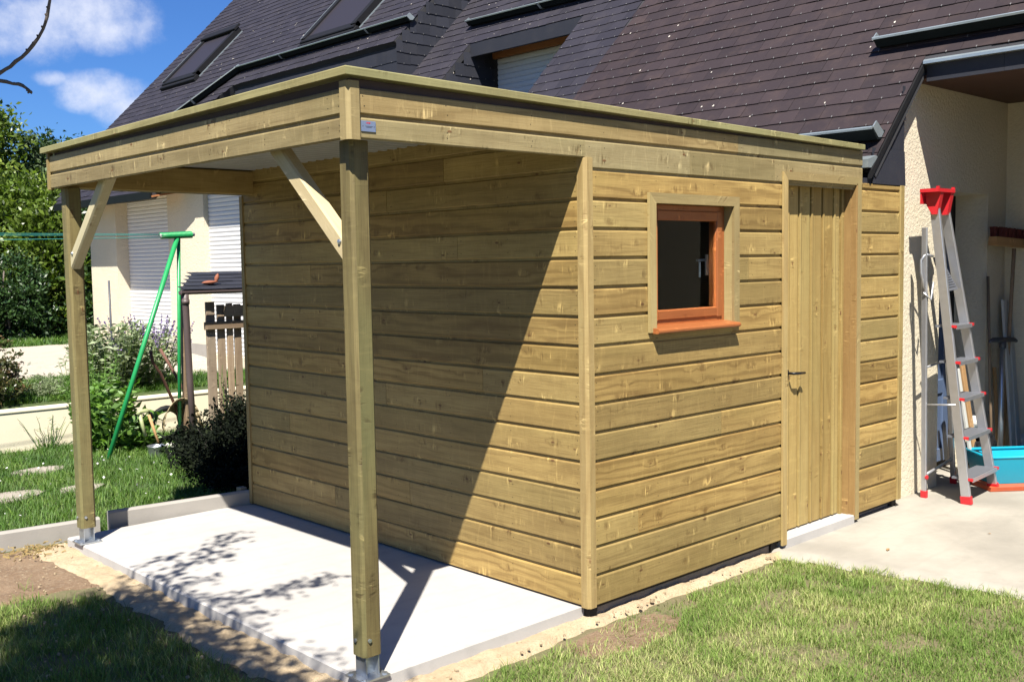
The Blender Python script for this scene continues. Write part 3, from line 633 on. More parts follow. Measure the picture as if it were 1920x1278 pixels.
# door lining and casing
b = MB(); b.box(2.405, 2.432, YD - .012, YD + .02, .0, 2.05, 'z', c=.003); b.box(1.645, 1.671, YD - .03, YD + .02, .0, 2.05, 'z'); b.box(1.671, 2.405, YD - .012, YD + .02, 2.047, 2.06); b.build('door_stop', M['door'], shed)
b = MB(); b.box(2.440, 2.452, -.014, YD + .02, -.004, 2.06, 'z', c=.002); b.box(2.432, 2.4395, .025, YD + .02, .0, 2.06, 'z', tint=(.8, .5, .5)); b.build('door_jamb', M['brown_trim'], shed)
b = MB()
def casing(b, x0, x1, z0, z1, w_, y=-.014, t=.012, bottom=False, y1=None):
    """mitred flat casing round the opening x0..x1, top z1"""
    y1 = y + t if y1 is None else y1
    f1 = frame((0, 0, 0), (0, 0, 1), (1, 0, 0))     # local x up, y -> X, z -> Y
    b.prism([(x0 - w_, y), (x0, y), (x0, y1), (x0 - w_, y1)], z0, z1, f1, sh1=lambda p: (x0 - p[0]))
    b.prism([(x1, y), (x1 + w_, y), (x1 + w_, y1), (x1, y1)], z0, z1, f1, sh1=lambda p: (p[0] - x1))
    f2 = IDM
    b.prism([(y, z1), (y1, z1), (y1, z1 + w_), (y, z1 + w_)], x0, x1, f2, sh0=lambda p: -(p[1] - z1), sh1=lambda p: (p[1] - z1))
casing(b, 1.668, 2.453, -.03, 2.052, .045); b.box(1.655, 1.6675, -.001, YD + .02, -.02, 2.052, 'z'); b.box(1.668, 2.44, -.001, YD - .013, 2.053, 2.062); b.build('door_casing', M['trim'], shed)

# window
b = MB(); casing(b, WX0, WX1, 1.262, WZ1 - .005, .05, y=-.018, t=.016)
b.box(WX0 - .011, WX0 - .0005, -.0015, .055, WZ0 - .01, WZ1, 'z'); b.box(WX1 + .0005, WX1 + .011, -.0015, .055, WZ0 - .01, WZ1, 'z', tint=(.9, .4, .2)); b.box(WX0, WX1, -.0015, .055, WZ1 - .004, WZ1 + .006); b.build('window_casing', M['trim'], shed)
b = MB(); f1 = IDM
b.prism([(.06, 1.262), (-.048, 1.256), (-.056, 1.263), (-.056, 1.272), (-.048, 1.280), (.06, 1.292)], WX0 - .03, WX1 + .008, f1)
b.build('window_sill', M['orange'], shed)
win = MB()
def ring(b, x0, x1, z0, z1, w_, y0, y1, c=.003):
    b.box(x0, x0 + w_, y0, y1, z0, z1, 'z', c=c); b.box(x1 - w_, x1, y0, y1, z0, z1, 'z', c=c)
    b.box(x0 + w_, x1 - w_, y0, y1, z0, z0 + w_, c=c); b.box(x0 + w_, x1 - w_, y0, y1, z1 - w_, z1, c=c)
ring(win, WX0, WX1, 1.286, WZ1 - .005, .036, .045, .085); wf = win.build('window_frame', M['orange'], shed)
b = MB(); ring(b, WX0 + .030, WX1 - .030, 1.314, WZ1 - .034, .048, .036, .0445, .004); ring(b, WX0 + .037, WX1 - .037, 1.323, WZ1 - .042, .041, .0446, .09, .002); b.build('sash', M['orange'], wf)
b = MB(); b.box(WX0 + .07, WX1 - .07, .058, .062, 1.355, WZ1 - .07); b.build('window_pane', M['glass'], wf)
b = MB(); b.tube([(1.048, .10, 1.61), (1.048, .125, 1.61), (1.010, .13, 1.61)], .007, 8); b.box(1.040, 1.056, .09, .10, 1.53, 1.64, 'z'); b.tube([(1.02, .12, 1.60), (1.02, .12, 1.52)], .006, 8); b.build('window_handle', M['zinc'], wf)
# small maker's plate on the fascia
b = MB(); b.box(-1.223, -1.158, -.004, -.0003, 2.108, 2.148, c=.001); pl = b.build('name_plate', M['platetin'], shed)
b = MB()
for k, x in enumerate((-1.200, -1.195, -1.190, -1.186)): b.box(x, x + .0032, -.0046, -.0041, 2.138, 2.138 + (.0045, .006, .0045, .0055)[k])
b.build('plate_red_mark', M['red'], pl)
b = MB(); b.box(-1.206, -1.172, -.0046, -.0041, 2.128, 2.1292); b.box(-1.201, -1.177, -.0046, -.0041, 2.124, 2.125); b.lathe([(0, .0022), (.0012, .0)], (-1.216, -.0041, 2.128), 8, axis=(0, -1, 0)); b.lathe([(0, .0022), (.0012, .0)], (-1.165, -.0041, 2.128), 8, axis=(0, -1, 0)); b.build('plate_dark_marks', M['darkslab'], pl)
# ------------------------------------------------------------------ the house
house = thing('house', 'cream rendered house with steep slate roofs, zinc gutters and closed white shutters behind the shed', 'house', (3.1, 6.5, 0))
S0 = 1.059; SA = 1.03
def zR(x): return 2.20 + S0 * (x - 2.63)
def zA(x): return 4.15 + SA * (x - 3.90)
def inpoly(p, poly):
    x, y = p; c = False; n = len(poly)
    for i in range(n):
        x1, y1 = poly[i]; x2, y2 = poly[(i + 1) % n]
        if (y1 > y) != (y2 > y) and x < (x2 - x1) * (y - y1) / (y2 - y1) + x1: c = not c
    return c
def slates(name, o, u, v, polys, holes, mats, w_=.20, h=.132, parent=None, seed=1, th=.005, lift=.007, clips=True, deck=True, shade=.5):
    """slating on a plane: o origin, u along the courses, v up the slope; polys in (u, v) metres"""
    rr = random.Random(seed); fm = frame(o, u, v); b = MB()
    us = [p[0] for pl in polys for p in pl]; vs_ = [p[1] for pl in polys for p in pl]
    j = 0; vv = min(vs_)
    while vv < max(vs_):
        uu = min(us) - w_ * (.5 if j % 2 else 0)
        while uu < max(us):
            cu, cv = uu + w_ / 2, vv + h / 2
            ok1 = lambda q: any(inpoly(q, pl) for pl in polys) and not any(inpoly(q, hl) for hl in holes)
            edge_ok = ok1((cu, cv)) or ok1((uu + .012, cv)) or ok1((uu + w_ - .012, cv))
            if edge_ok:
                # clip the slate to the outline where it runs over a straight side
                a, c = uu + .001, uu + w_ - .001
                for _ in range(40):
                    if not any(inpoly((a + .002, cv), pl) for pl in polys) or any(inpoly((a + .002, cv), hl) for hl in holes): a += w_ / 40
                    if not any(inpoly((c - .002, cv), pl) for pl in polys) or any(inpoly((c - .002, cv), hl) for hl in holes): c -= w_ / 40
                jl = rr.uniform(-.004, .004); tl = rr.uniform(0, .004); hh = h + .012
                if c - a > .02:
                    z0, z1 = lift + tl, .0015
                    p = [(a, vv + jl, z0), (c, vv + jl + rr.uniform(-.002, .002), z0 + rr.uniform(-.001, .001)), (c, vv + hh, z1), (a, vv + hh, z1)]
                    q = [(a, vv + jl, z0 - th), (c, vv + jl, z0 - th)]
                    W_ = [fm @ Vector(x) for x in p]; Q2 = [fm @ Vector(x) for x in q]
                    ti = (rr.random(), rr.random(), rr.random()); b.quad(W_, tint=ti); b.quad([Q2[0], Q2[1], W_[1], W_[0]], tint=ti)
                    b.quad([Q2[0], W_[0], W_[3]], tint=ti); b.quad([Q2[1], W_[2], W_[1]], tint=ti)
                    if clips and rr.random() < .93:
                        x = (a + c) / 2 + rr.uniform(-.01, .01); s2 = .003
                        b.quad([fm @ Vector(t) for t in ((x - s2, vv + jl - .004, z0 + .003), (x + s2, vv + jl - .004, z0 + .003), (x + s2, vv + jl + .011, z0 + .003), (x - s2, vv + jl + .011, z0 + .003))], mi=1)
                        b.quad([fm @ Vector(t) for t in ((x - s2, vv + jl - .004, z0 - .004), (x + s2, vv + jl - .004, z0 - .004), (x + s2, vv + jl - .004, z0 + .003), (x - s2, vv + jl - .004, z0 + .003))], mi=1)
            uu += w_
        vv += h; j += 1
    if clips:
        for _ in range(int(len(b.f) * .012)):
            cu, cv = rr.uniform(min(us), max(us)), rr.uniform(min(vs_), max(vs_))
            if ok1((cu, cv)):
                r1 = rr.uniform(.004, .011); b.quad([fm @ Vector((cu + r1 * rr.uniform(.6, 1.2) * math.cos(k * 1.2566), cv + 1.6 * r1 * rr.uniform(.6, 1.2) * math.sin(k * 1.2566), .012)) for k in range(5)], mi=2)
    ob = b.build(name, mats, parent)
    return ob
def flat(name, fm, poly, th, mat, parent=None):
    """prism of polygon poly in the local (y, z) plane"""
    b = MB(); b.prism(poly, -th, 0, fm, (.5, .5, .5)); return b.build(name, mat, parent)
XR = 7.6
k0 = math.sqrt(1 + S0 * S0); kA = math.sqrt(1 + SA * SA)
# --- near roof slope (plane R): courses along Y. u = -Y direction so that u x v points up/out (towards -X)
def Rp(x, y): return (-(y), (x - 2.63) * k0)     # (u, v) of a point on the roof; origin (2.63, 0, 2.20)
RO = (2.63, 0, zR(2.63)); RV = (1, 0, S0)
poly_main = [Rp(2.60, -.02), Rp(2.60, 6.58), Rp(XR, 6.58), Rp(XR, -4.5), Rp(3.28, -4.5), Rp(3.28, -.02)]
hole = [Rp(3.30, 4.05), Rp(3.30, 5.80), Rp(4.42, 5.80), Rp(4.42, 4.05)]
blue_edge = 3.35
pb = [Rp(2.60, blue_edge), Rp(2.60, 6.58), Rp(XR, 6.58), Rp(XR, blue_edge - .25)]
def split_near(): return [Rp(2.60, -.02), Rp(2.60, blue_edge), Rp(XR, blue_edge - .25), Rp(XR, -4.5), Rp(3.28, -4.5), Rp(3.28, -.02)]
slates('roof_slates', RO, (0, -1, 0), RV, [split_near()], [], [M['slate'], M['clip'], M['lichen']], parent=house, seed=3)
slates('roof_slates', RO, (0, -1, 0), RV, [pb], [hole], [M['slateblue'], M['clip'], M['lichen']], parent=house, seed=5)
# decking under the slates
fR = frame(RO, (0, -1, 0), RV)
def deckR(polys, name='roof_deck'):
    b = MB()
    for pl in polys: b.prism(pl, -.10, -.002, fR @ Matrix(((0, 1, 0, 0), (0, 0, 1, 0), (1, 0, 0, 0), (0, 0, 0, 1))), (.5,) * 3)
    return b.build(name, M['felt'], house)
deckR([[Rp(2.61, -.01), Rp(2.61, 4.05), Rp(XR, 4.05), Rp(XR, -.01)], [Rp(3.29, -.011), Rp(XR, -.011), Rp(XR, -4.5), Rp(3.29, -4.5)],
       [Rp(4.43, 4.051), Rp(4.43, 5.799), Rp(XR, 5.799), Rp(XR, 4.051)], [Rp(2.61, 4.051), Rp(2.61, 5.799), Rp(3.28, 5.799), Rp(3.28, 4.051)], [Rp(2.61, 5.80), Rp(2.61, 6.7), Rp(XR, 6.7), Rp(XR, 5.80)]])
# --- far roof slope (plane A), standing proud of plane R
AO = (3.90, 0, 4.15); AV = (1, 0, SA); YG = 14.28
def Ap(x, y): return (-y, (x - 3.90) * kA)
polyA = [Ap(2.36, 9.75), Ap(2.36, 13.1), Ap(3.2, YG), Ap(XR + .25, YG), Ap(XR + .25, 6.56), Ap(3.915, 6.56), Ap(3.915, 10.35), Ap(3.05, 11.53), Ap(3.05, 9.75)]
holesA = [[Ap(4.33, 12.17), Ap(4.33, 13.23), Ap(5.10, 13.23), Ap(5.10, 12.17)], [Ap(4.33, 7.85), Ap(4.33, 9.02), Ap(5.22, 9.02), Ap(5.22, 7.85)]]
slates('roof_slates', AO, (0, -1, 0), AV, [polyA], holesA, [M['slateblue'], M['clip'], M['lichen']], parent=house, seed=9)
fA = frame(AO, (0, -1, 0), AV); SW = Matrix(((0, 1, 0, 0), (0, 0, 1, 0), (1, 0, 0, 0), (0, 0, 0, 1)))
b = MB()
for pl in ([Ap(2.37, 9.76), Ap(2.37, 13.1), Ap(3.05, 14.05), Ap(3.05, 9.76)], [Ap(3.05, 11.53), Ap(3.05, 14.05), Ap(3.2, YG - .01), Ap(3.93, YG - .01), Ap(3.93, 10.35)], [Ap(3.931, 6.57), Ap(3.931, YG - .01), Ap(XR + .25, YG - .01), Ap(XR + .25, 6.57)]):
    b.prism(pl, -.10, -.002, fA @ SW, (.5,) * 3)
b.build('roof_deck', M['felt'], house)
# back slopes and ridge
b = MB()
b.prism([(XR, zR(XR)), (XR + 4.6, zR(XR) - 4.9), (XR + 4.6, zR(XR) - 5.0), (XR, zR(XR) - .12)], -4.5, 6.56, MY, (.4, .5, .5))
b.prism([(XR + .25, zA(XR + .25)), (XR + 4.7, zA(XR + .25) - 4.7), (XR + 4.7, zA(XR + .25) - 4.8), (XR + .25, zA(XR + .25) - .12)], 6.57, YG, MY, (.4, .5, .5))
b.build('roof_back', M['slateblue'], house)
b = MB(); b.tube([(XR, -4.5, zR(XR) + .0), (XR, 6.56, zR(XR) + .0)], .07, 10); b.tube([(XR + .25, 6.56, zA(XR + .25) + .01), (XR + .25, YG, zA(XR + .25) + .01)], .07, 10); b.build('ridge', M['slatedark'], house)
# verge boards at the far gable
b = MB(); b.beam((3.2, YG + .02, zA(3.2) - .06), (XR + .25, YG + .02, zA(XR + .25) - .06), .12, .03, (0, 1, 0)); b.build('verge_board', M['zincroof'], house)
# --- slate cheek between the two slopes, and slate wall under the raised eave
slates('cheek_slates', (3.94, 6.555, 2.9), (1, 0, 0), (0, 0, 1), [[(0, zR(3.94) - 2.9 - .15), (XR - 3.94, zR(XR) - 2.9 - .15), (XR - 3.94, zA(XR) - 2.9 - .02), (0, zA(3.94) - 2.9 - .03)]], [], [M['slatedark'], M['clip'], M['lichen']], w_=.2, h=.125, parent=house, seed=12)
b = MB(); b.prism([(6.57, 3.0), (10.3, 3.0), (10.3, zA(4.0) - .12), (6.57, zA(4.0) - .12)], 3.97, 4.10, IDM, (.5,) * 3); b.build('upper_wall', M['felt'], house)
slates('wall_slates', (3.96, 6.56, 2.9), (0, -1, 0), (0, 0, 1), [[(0, 0), (-3.8, 0), (-3.8, zA(3.96) - 3.04), (0, zA(3.96) - 3.04)]], [], [M['slatedark'], M['clip'], M['lichen']], parent=house, seed=13)
# --- gutters lying on the slope
def slope_gutter(p, q, nrm_up, side, h=.085, w_=.10, name='gutter', joint=2.0):
    """upstand gutter: open channel along p->q, normal n of the slope, side = down-slope direction"""
    p = Vector(p); q = Vector(q); d = (q - p); L = d.length; fm = frame(p, d, side)      # y down slope, z = d x side
    s_ = 1 if (fm.to_3x3() @ Vector((0, 0, 1))).dot(Vector(nrm_up)) > 0 else -1
    pr = [(-.03, .004), (.0, .012), (.045, .010), (.075, .035), (.082, h), (.094, h + .006), (.097, h - .006), (.09, h - .012), (.088, .03), (.055, -.0), (.0, .0)]
    pr = [(a, c * s_) for a, c in pr]
    b = MB(); b.prism(pr, 0, L, fm, (.5,) * 3); g = b.build(name, M['zincroof'], house)
    e = MB(); e.prism([(a, c * s_) for a, c in [(.078, h - .004), (.083, h + .008), (.096, h + .010), (.101, h - .002)]], -.003, L + .003, fm, (.5,) * 3)
    for u_ in (0.0, L):
        e.prism([(a, c * s_) for a, c in [(.0, .012), (.045, .010), (.075, .035), (.083, h), (.02, h * .95)]], u_ - .004, u_ + .004, fm, (.5,) * 3)
    k = joint * .6
    while k < L - .2:
        e.prism([(a, c * s_) for a, c in [(.040, .003), (.082, .026), (.094, h + .010), (.101, h + .010), (.10, h - .01), (.092, .025), (.055, -.008)]], k, k + .028, fm, (.5,) * 3); k += joint
    e.build('gutter_edge', M['zincedge'], g)
    return g
nR = Vector((-S0, 0, 1)).normalized(); nA = Vector((-SA, 0, 1)).normalized()
dR = Vector((-1, 0, -S0)).normalized(); dA = Vector((-1, 0, -SA)).normalized()
slope_gutter((3.47, .36, zR(3.47) + .01), (3.47, -4.4, zR(3.47) + .01), nR, dR, .11)
slope_gutter((4.70, 6.05, zR(4.70) + .01), (4.66, 3.93, zR(4.66) + .01), nR, dR, .10)
slope_gutter((2.80, 6.5, zR(2.80) + .012), (2.80, .0, zR(2.80) + .012), nR, dR, .13)
b = MB(); b.prism([(2.555, 2.165), (2.60, 2.165), (2.68, 2.235), (2.66, 2.245), (2.555, 2.215)], -.021, .3, MY, (.5,) * 3); b.build('eave_flashing', M['zincedge'], house)
slope_gutter((4.20, 10.56, zA(4.20) + .01), (4.20, 6.52, zA(4.20) + .01), nA, dA, .10)
g0 = Vector((4.20, 10.56, zA(4.20) + .01)); g1 = Vector((3.15, 12.0, zA(3.15) + .01)); sd = nA.cross((g0 - g1).normalized()); sd = -sd if sd.z > 0 else sd
slope_gutter(g1, g0, nA, sd, .10)
# --- inset dormer window in the near slope
b = MB()
b.prism([(3.22, 2.80), (5.05, 2.80), (5.05, 2.92), (3.28, 2.92)], 4.03, 5.82, MY, (.4, .4, .5)); b.build('dormer_sill', M['zincroof'], house)
slates('cheek_slates', (3.32, 5.795, 2.92), (1, 0, 0), (0, 0, 1), [[(0, 0), (1.47, 0), (1.47, 1.12), (1.12, 1.12), (0, .02)]], [], [M['slatedark'], M['clip'], M['lichen']], parent=house, seed=15)
for ya, yb in ((5.80, 5.86), (3.98, 4.045)):
    b = MB(); b.prism([(3.30, 2.9), (4.90, 2.9), (4.90, 4.03), (4.44, 4.03), (3.30, zR(3.30) - .04)], ya, yb, MY, (.5,) * 3); b.build('dormer_cheek', M['felt'], house)
b = MB(); b.box(4.41, 4.45, 4.05, 5.795, 3.94, 4.085, 'y', tint=(.5,) * 3); b.build('dormer_fascia', M['slatedark'], house)
b = MB(); b.box(4.451, 4.80, 4.05, 5.795, 4.03, 4.05, 'y', tint=(.5,) * 3); b.box(4.75, 4.79, 4.05, 5.795, 3.955, 4.03, 'y'); b.build('dormer_frame', M['orangewood'], house)
def shutter(name, x, y0, y1, z0, z1, parent, h=.055, nx=-1):
    b = MB(); z = z0
    while z < z1 - .01:
        e = min(z + h, z1)
        b.prism([(x + .012, z), (x + .004, z + .002), (x - .003, z + (e - z) * .35), (x - .003, e - .012), (x + .003, e - .006), (x + .006, e), (x + .012, e)], y0, y1, MY, (.5,) * 3); z = e
    return b.build(name, M['shutter'], parent)
shutter('roller_shutter', 4.78, 4.06, 5.74, 2.93, 3.952, house, .06)
# --- roof windows
def roofwin(y0, y1, x0, x1):
    def W3(x, y, o): p = Vector((x, y, zA(x))); return p + nA * o
    L = (x1 - x0) * kA; fm = frame(W3(x0, y1, 0), (0, -1, 0), AV); w_ = y1 - y0   # x along -Y, y up slope, z out
    b = MB()
    b.box(-.04, .05, -.02, L, -.02, .10, 'y', fm); b.box(w_ - .05, w_ + .04, -.02, L, -.02, .10, 'y', fm)
    b.box(.05, w_ - .05, L - .07, L, -.02, .10, 'x', fm); b.box(-.04, w_ + .04, -.07, .05, -.02, .085, 'x', fm, c=.01); b.box(-.07, w_ + .07, -.13, -.02, -.0, .06, 'x', fm, c=.01)
    b.box(-.05, w_ + .05, L - .09, L + .05, .10, .135, 'x', fm, c=.008)
    f = b.build('roof_window', M['black'], house)
    b = MB(); b.box(.05, w_ - .05, .05, L - .07, .03, .075, 'x', fm); b.build('pane', M['darkglass'], f)
    for xa in (-.048, w_ + .041): b = MB(); b.box(xa, xa + .007, -.02, L, .0, .105 if xa < 0 else .02, 'y', fm); b.build('flashing', M['zincedge'], f)
roofwin(12.17, 13.23, 4.33, 5.10); roofwin(7.85, 9.02, 4.33, 5.22)
# --- walls: facade (X = 2.8) seen under the canopy, wall behind the shed, gable
b = MB()
def wallX(b, x, y0, y1, z0, z1, t=.28): b.prism([(x, z0), (x + t, z0), (x + t, z1), (x, z1)], y0, y1, MY, (.5,) * 3)
XF = 2.80; ZT = 2.62
wallX(b, XF, 11.93, 12.90, -.1, ZT); wallX(b, XF, 10.21, 11.93, -.1, .60); wallX(b, XF, 10.21, 11.93, 2.585, ZT + .06)
wallX(b, XF, 9.18, 10.21, -.1, ZT); wallX(b, XF, 6.62, 9.18, 2.60, 2.78); wallX(b, XF, 6.62, 6.85, -.1, 2.6); wallX(b, XF, 6.85, 9.18, -.1, .5)
wallX(b, 3.09, .36, 6.39, -.1, 2.30)
b.prism([(XF + .28, .0), (XR + 4, .0), (XR + 4, 2.6), (XR + .2, 7.4), (XF + .28, ZT)], 12.62, 12.90, MY, (.5,) * 3)
b.prism([(3.09, .0), (7.9, .0), (7.9, 2.6), (3.09, 2.6)], 6.40, 6.62, MY, (.5,) * 3)
b.build('house_wall', M['render'], house)
b = MB(); b.prism([(XF - .006, .45), (XF + .0, .45), (XF + .0, .62), (XF - .006, .62)], 9.20, 10.2, MY, (.5,) * 3)
b.box(XF + .0, XF + .20, 10.215, 11.925, .595, .625, 'y', tint=(.5,) * 3); b.build('window_ledge', M['kerb'], house)
shutter('roller_shutter', XF + .185, 10.21, 11.93, .63, 2.58, house); shutter('roller_shutter', XF + .07, 6.85, 9.18, .5, 2.60, house)
# soffit, ledge roof and eaves
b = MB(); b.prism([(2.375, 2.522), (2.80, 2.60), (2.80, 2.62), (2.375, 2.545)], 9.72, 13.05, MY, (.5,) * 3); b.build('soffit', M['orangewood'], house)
b = MB(); b.prism([(2.345, 2.50), (2.372, 2.50), (2.372, 2.60), (2.345, 2.60)], 9.74, 13.08, MY, (.5,) * 3); b.build('eave_board', M['zincroof'], house)
b = MB(); b.prism([(2.55, 2.76), (2.55, 2.72), (4.1, 2.95), (4.1, 3.05)], 6.57, 9.2, MY, (.5,) * 3)
i = len(b.v); q = [(2.40, 9.95, 2.60), (2.55, 9.201, 2.74), (4.1, 9.201, 3.0), (4.1, 10.4, 3.0), (3.05, 11.5, 3.0), (3.05, 9.95, 2.95)]
b.quad(q); b.quad([(x, y, z - .05) for x, y, z in reversed(q)])
for k in range(6): a, c = q[k], q[(k + 1) % 6]; b.quad([a, (a[0], a[1], a[2] - .05), (c[0], c[1], c[2] - .05), c])
b.build('ledge_roof', M['slatedark'], house)
# slate-hung end of the near slope
slates('end_slates', (2.548, .006, 2.074), (1, 0, 0), (0, 0, 1), [[(0, 0), (.545, 0), (.545, zR(3.09) - 2.072 - .05), (.08, zR(2.63) - 2.072 - .05), (0, .10)]], [], [M['slatedark'], M['clip'], M['lichen']], w_=.545, h=.21, parent=house, seed=21, clips=False)
b = MB(); b.prism([(2.552, 2.071), (3.092, 2.071), (3.092, zR(3.092) - .09), (2.63, zR(2.63) - .09), (2.552, 2.10)], .009, .099, MY, (.5,) * 3); b.build('end_board', M['slatedark'], house)
b = MB(); b.prism([(2.60, zR(2.60) - .015), (3.30, zR(3.30) - .015), (3.30, zR(3.30) - .07), (2.60, zR(2.60) - .07)], -.024, .002, MY, (.5,) * 3); b.build('verge_board', M['black'], house)
# --- porch: wall, soffit, fascia
YW = .10
b = MB()
NX0, NX1, NZ1 = 3.84, 4.66, 2.075
pw = [(3.05, -.1), (NX0, -.1), (NX0, NZ1), (NX1, NZ1), (NX1, -.1), (5.12, -.1), (5.12, 2.80), (3.20, 2.80), (3.05, 2.60)]
b.prism([(3.372, -.1), (NX0, -.1), (NX0, 2.84), (3.372, 2.84)], YW, YW + .25, MY, (.5,) * 3)
b.prism([(3.372, -.1), (3.372, 2.84), (3.30, 2.82), (3.07, 2.60), (3.07, -.1)], YW, YW + .25, MY, (.5,) * 3)
b.prism([(NX0, NZ1), (NX1, NZ1), (NX1, 2.84), (NX0, 2.84)], YW, YW + .25, MY, (.5,) * 3)
b.prism([(NX1, -.1), (5.0, -.1), (5.0, 2.84), (NX1, 2.84)], YW, YW + .25, MY, (.5,) * 3)
b.prism([(5.0, -.1), (5.25, -.1), (5.25, 2.84), (5.0, 2.84)], -4.5, YW + .25, MY, (.5,) * 3)
b.prism([(3.6, -.1), (5.25, -.1), (5.25, 2.84), (3.6, 2.84)], -4.75, -4.5, MY, (.5,) * 3)  # unseen end wall, added to keep light out of the porch
b.prism([(3.33, -.1), (3.58, -.1), (3.58, 2.78), (3.33, 2.78)], -4.75, -1.7, MY, (.5,) * 3)  # unseen front wall, invented to narrow the opening and dim the porch
b.build('porch_wall', M['render'], house)
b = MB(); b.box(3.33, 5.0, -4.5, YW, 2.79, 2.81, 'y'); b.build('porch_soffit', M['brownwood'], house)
b = MB(); y = -.03
while y > -4.4:
    b.prism([(3.318, 2.765), (3.326, 2.765), (3.326, 2.875), (3.318, 2.875)], y - .498, y, MY, (R.random(), R.random(), .5)); y -= .5
b.build('porch_fascia', M['slatedark'], house)
b = MB(); b.prism([(3.272, 2.875), (3.33, 2.875), (3.33, 2.905), (3.285, 2.905), (3.272, 2.893)], -4.5, -.025, MY, (.5,) * 3); b.build('drip_edge', M['zincedge'], house)
# door in the porch wall
b = MB(); b.box(3.78, NX1 + .1, .36, .40, -.1, NZ1 + .1, 'z', tint=(.5,) * 3)
dp = None
pd = b.build('dark_doorway', M['dark'], house)  # near-black panel stands in for the unlit opening behind the leaf
b = MB(); x0, x1 = 3.84, 4.53; ring(b, x0, x1, .02, 2.03, .10, .325, .355, .004); b.box(x0 + .1, x1 - .1, .325, .355, .55, .66, c=.004); b.box(x0 + .1, x1 - .1, .338, .350, .12, .55); b.box(x0 + .1, x1 - .1, .338, .350, .66, 1.94); b.build('door_leaf', M['bluepaint'], pd)
# ------------------------------------------------------------------ vegetation
RNG = np.random.default_rng(11)
def leaf_mesh(name, C, N, size, mat, parent=None, aspect=.45, seed=0, fold=.25, tsel=None):
    """C centres (n,3), N leaf axis directions (n,3); each leaf = 2 folded quads"""
    rg = np.random.default_rng(seed); n = len(C)
    A = N / (np.linalg.norm(N, axis=1, keepdims=True) + 1e-9)
    r_ = rg.normal(size=(n, 3)); S = np.cross(A, r_); S /= (np.linalg.norm(S, axis=1, keepdims=True) + 1e-9); U = np.cross(A, S)
    L = (size * rg.uniform(.6, 1.35, n))[:, None]; Wd = L * aspect
    base = C - A * L * .5
    p0 = base; p1 = C - S * Wd * .5 + U * Wd * fold; p2 = C + A * L * .5; p3 = C + S * Wd * .5 + U * Wd * fold; pm = C - A * L * .05
    V = np.stack([p0, p1, p2, p3], 1).reshape(-1, 3)
    F = np.arange(n * 4).reshape(n, 4)
    t = np.zeros((n, 3)); t[:, 0] = np.clip(rg.normal(.45, .25, n), 0, 1) if tsel is None else tsel; t[:, 1] = rg.random(n); t[:, 2] = .5
    return meshobj(name, V, F, mat, False, np.repeat(t, 4, 0), parent)
def clumps(blobs, nclump, nleaf, spread, seed, surf=.75, up_bias=.2):
    """leaf centres gathered in clumps near the surface of ellipsoids (x,y,z,rx,ry,rz)"""
    rg = np.random.default_rng(seed); Cs = []; Ns = []; T = []
    vol = np.array([b[3] * b[4] * b[5] for b in blobs]) ** .66; vol /= vol.sum()
    for b, f in zip(blobs, vol):
        k = max(3, int(nclump * f)); d = rg.normal(size=(k, 3)); d /= np.linalg.norm(d, axis=1, keepdims=True)
        r_ = np.where(rg.random(k) < surf, rg.uniform(.78, 1.08, k), rg.uniform(.2, .8, k))[:, None]
        cc = np.array(b[:3]) + d * r_ * np.array(b[3:6])
        m_ = max(2, int(nleaf / nclump)); sp = spread * rg.uniform(.6, 1.4, k)
        off = rg.normal(size=(k, m_, 3)) * sp[:, None, None]
        off[..., 2] *= .7
        c = cc[:, None, :] + off; nn = d[:, None, :] * .7 + rg.normal(size=(k, m_, 3)) * .8; nn[..., 2] += up_bias
        Cs.append(c.reshape(-1, 3)); Ns.append(nn.reshape(-1, 3)); tb = np.clip(rg.normal(.45, .22, k), 0, 1)
        T.append(np.clip(np.repeat(tb, m_) + rg.normal(0, .12, k * m_), 0, 1))
    return np.concatenate(Cs), np.concatenate(Ns), np.concatenate(T)
def bark_limbs(pts_list, rads, mat, parent, name='trunk'):
    b = MB()
    for pts, r_ in zip(pts_list, rads): b.tube(pts, r_, 8)
    return b.build(name, mat, parent, True)
def limb(p, q, n=6, wob=.06, seed=0):
    rr = random.Random(seed); p = Vector(p); q = Vector(q); L = (q - p).length
    return [p.lerp(q, i / n) + (Vector((rr.uniform(-1, 1), rr.uniform(-1, 1), rr.uniform(-.5, .5))) * wob * L if 0 < i < n else Vector()) for i in range(n + 1)]
def shrub(name, label, cat, loc, blobs, mat, nclump, nleaf, size, spread, seed, stems=5, group=None, aspect=.45, bark=None, surf=.75):
    t = thing(name, label, cat, loc, group)
    bl = [(loc[0] + b[0], loc[1] + b[1], loc[2] + b[2], b[3], b[4], b[5]) for b in blobs]
    C, N, T_ = clumps(bl, nclump, nleaf, spread, seed, surf)
    keep = C[:, 2] > loc[2] - .02; leaf_mesh('foliage', C[keep], N[keep], size, mat, t, aspect, seed, tsel=T_[keep])
    rr = random.Random(seed); b = MB()
    for i in range(stems):
        q = bl[i % len(bl)]; tip = (q[0] + rr.uniform(-.5, .5) * q[3], q[1] + rr.uniform(-.5, .5) * q[4], q[2] + rr.uniform(.1, .8) * q[5]); H = max(.05, tip[2] - loc[2])
        b.tube(limb((loc[0] + rr.uniform(-.05, .05), loc[1] + rr.uniform(-.05, .05), loc[2] - .03), tip, 5, .05, seed + i), [H * .022 * (1 - .14 * k) + .002 for k in range(6)], 6)
    b.build('stem', bark or M['bark'], t, True)
    return t
TZ = .47
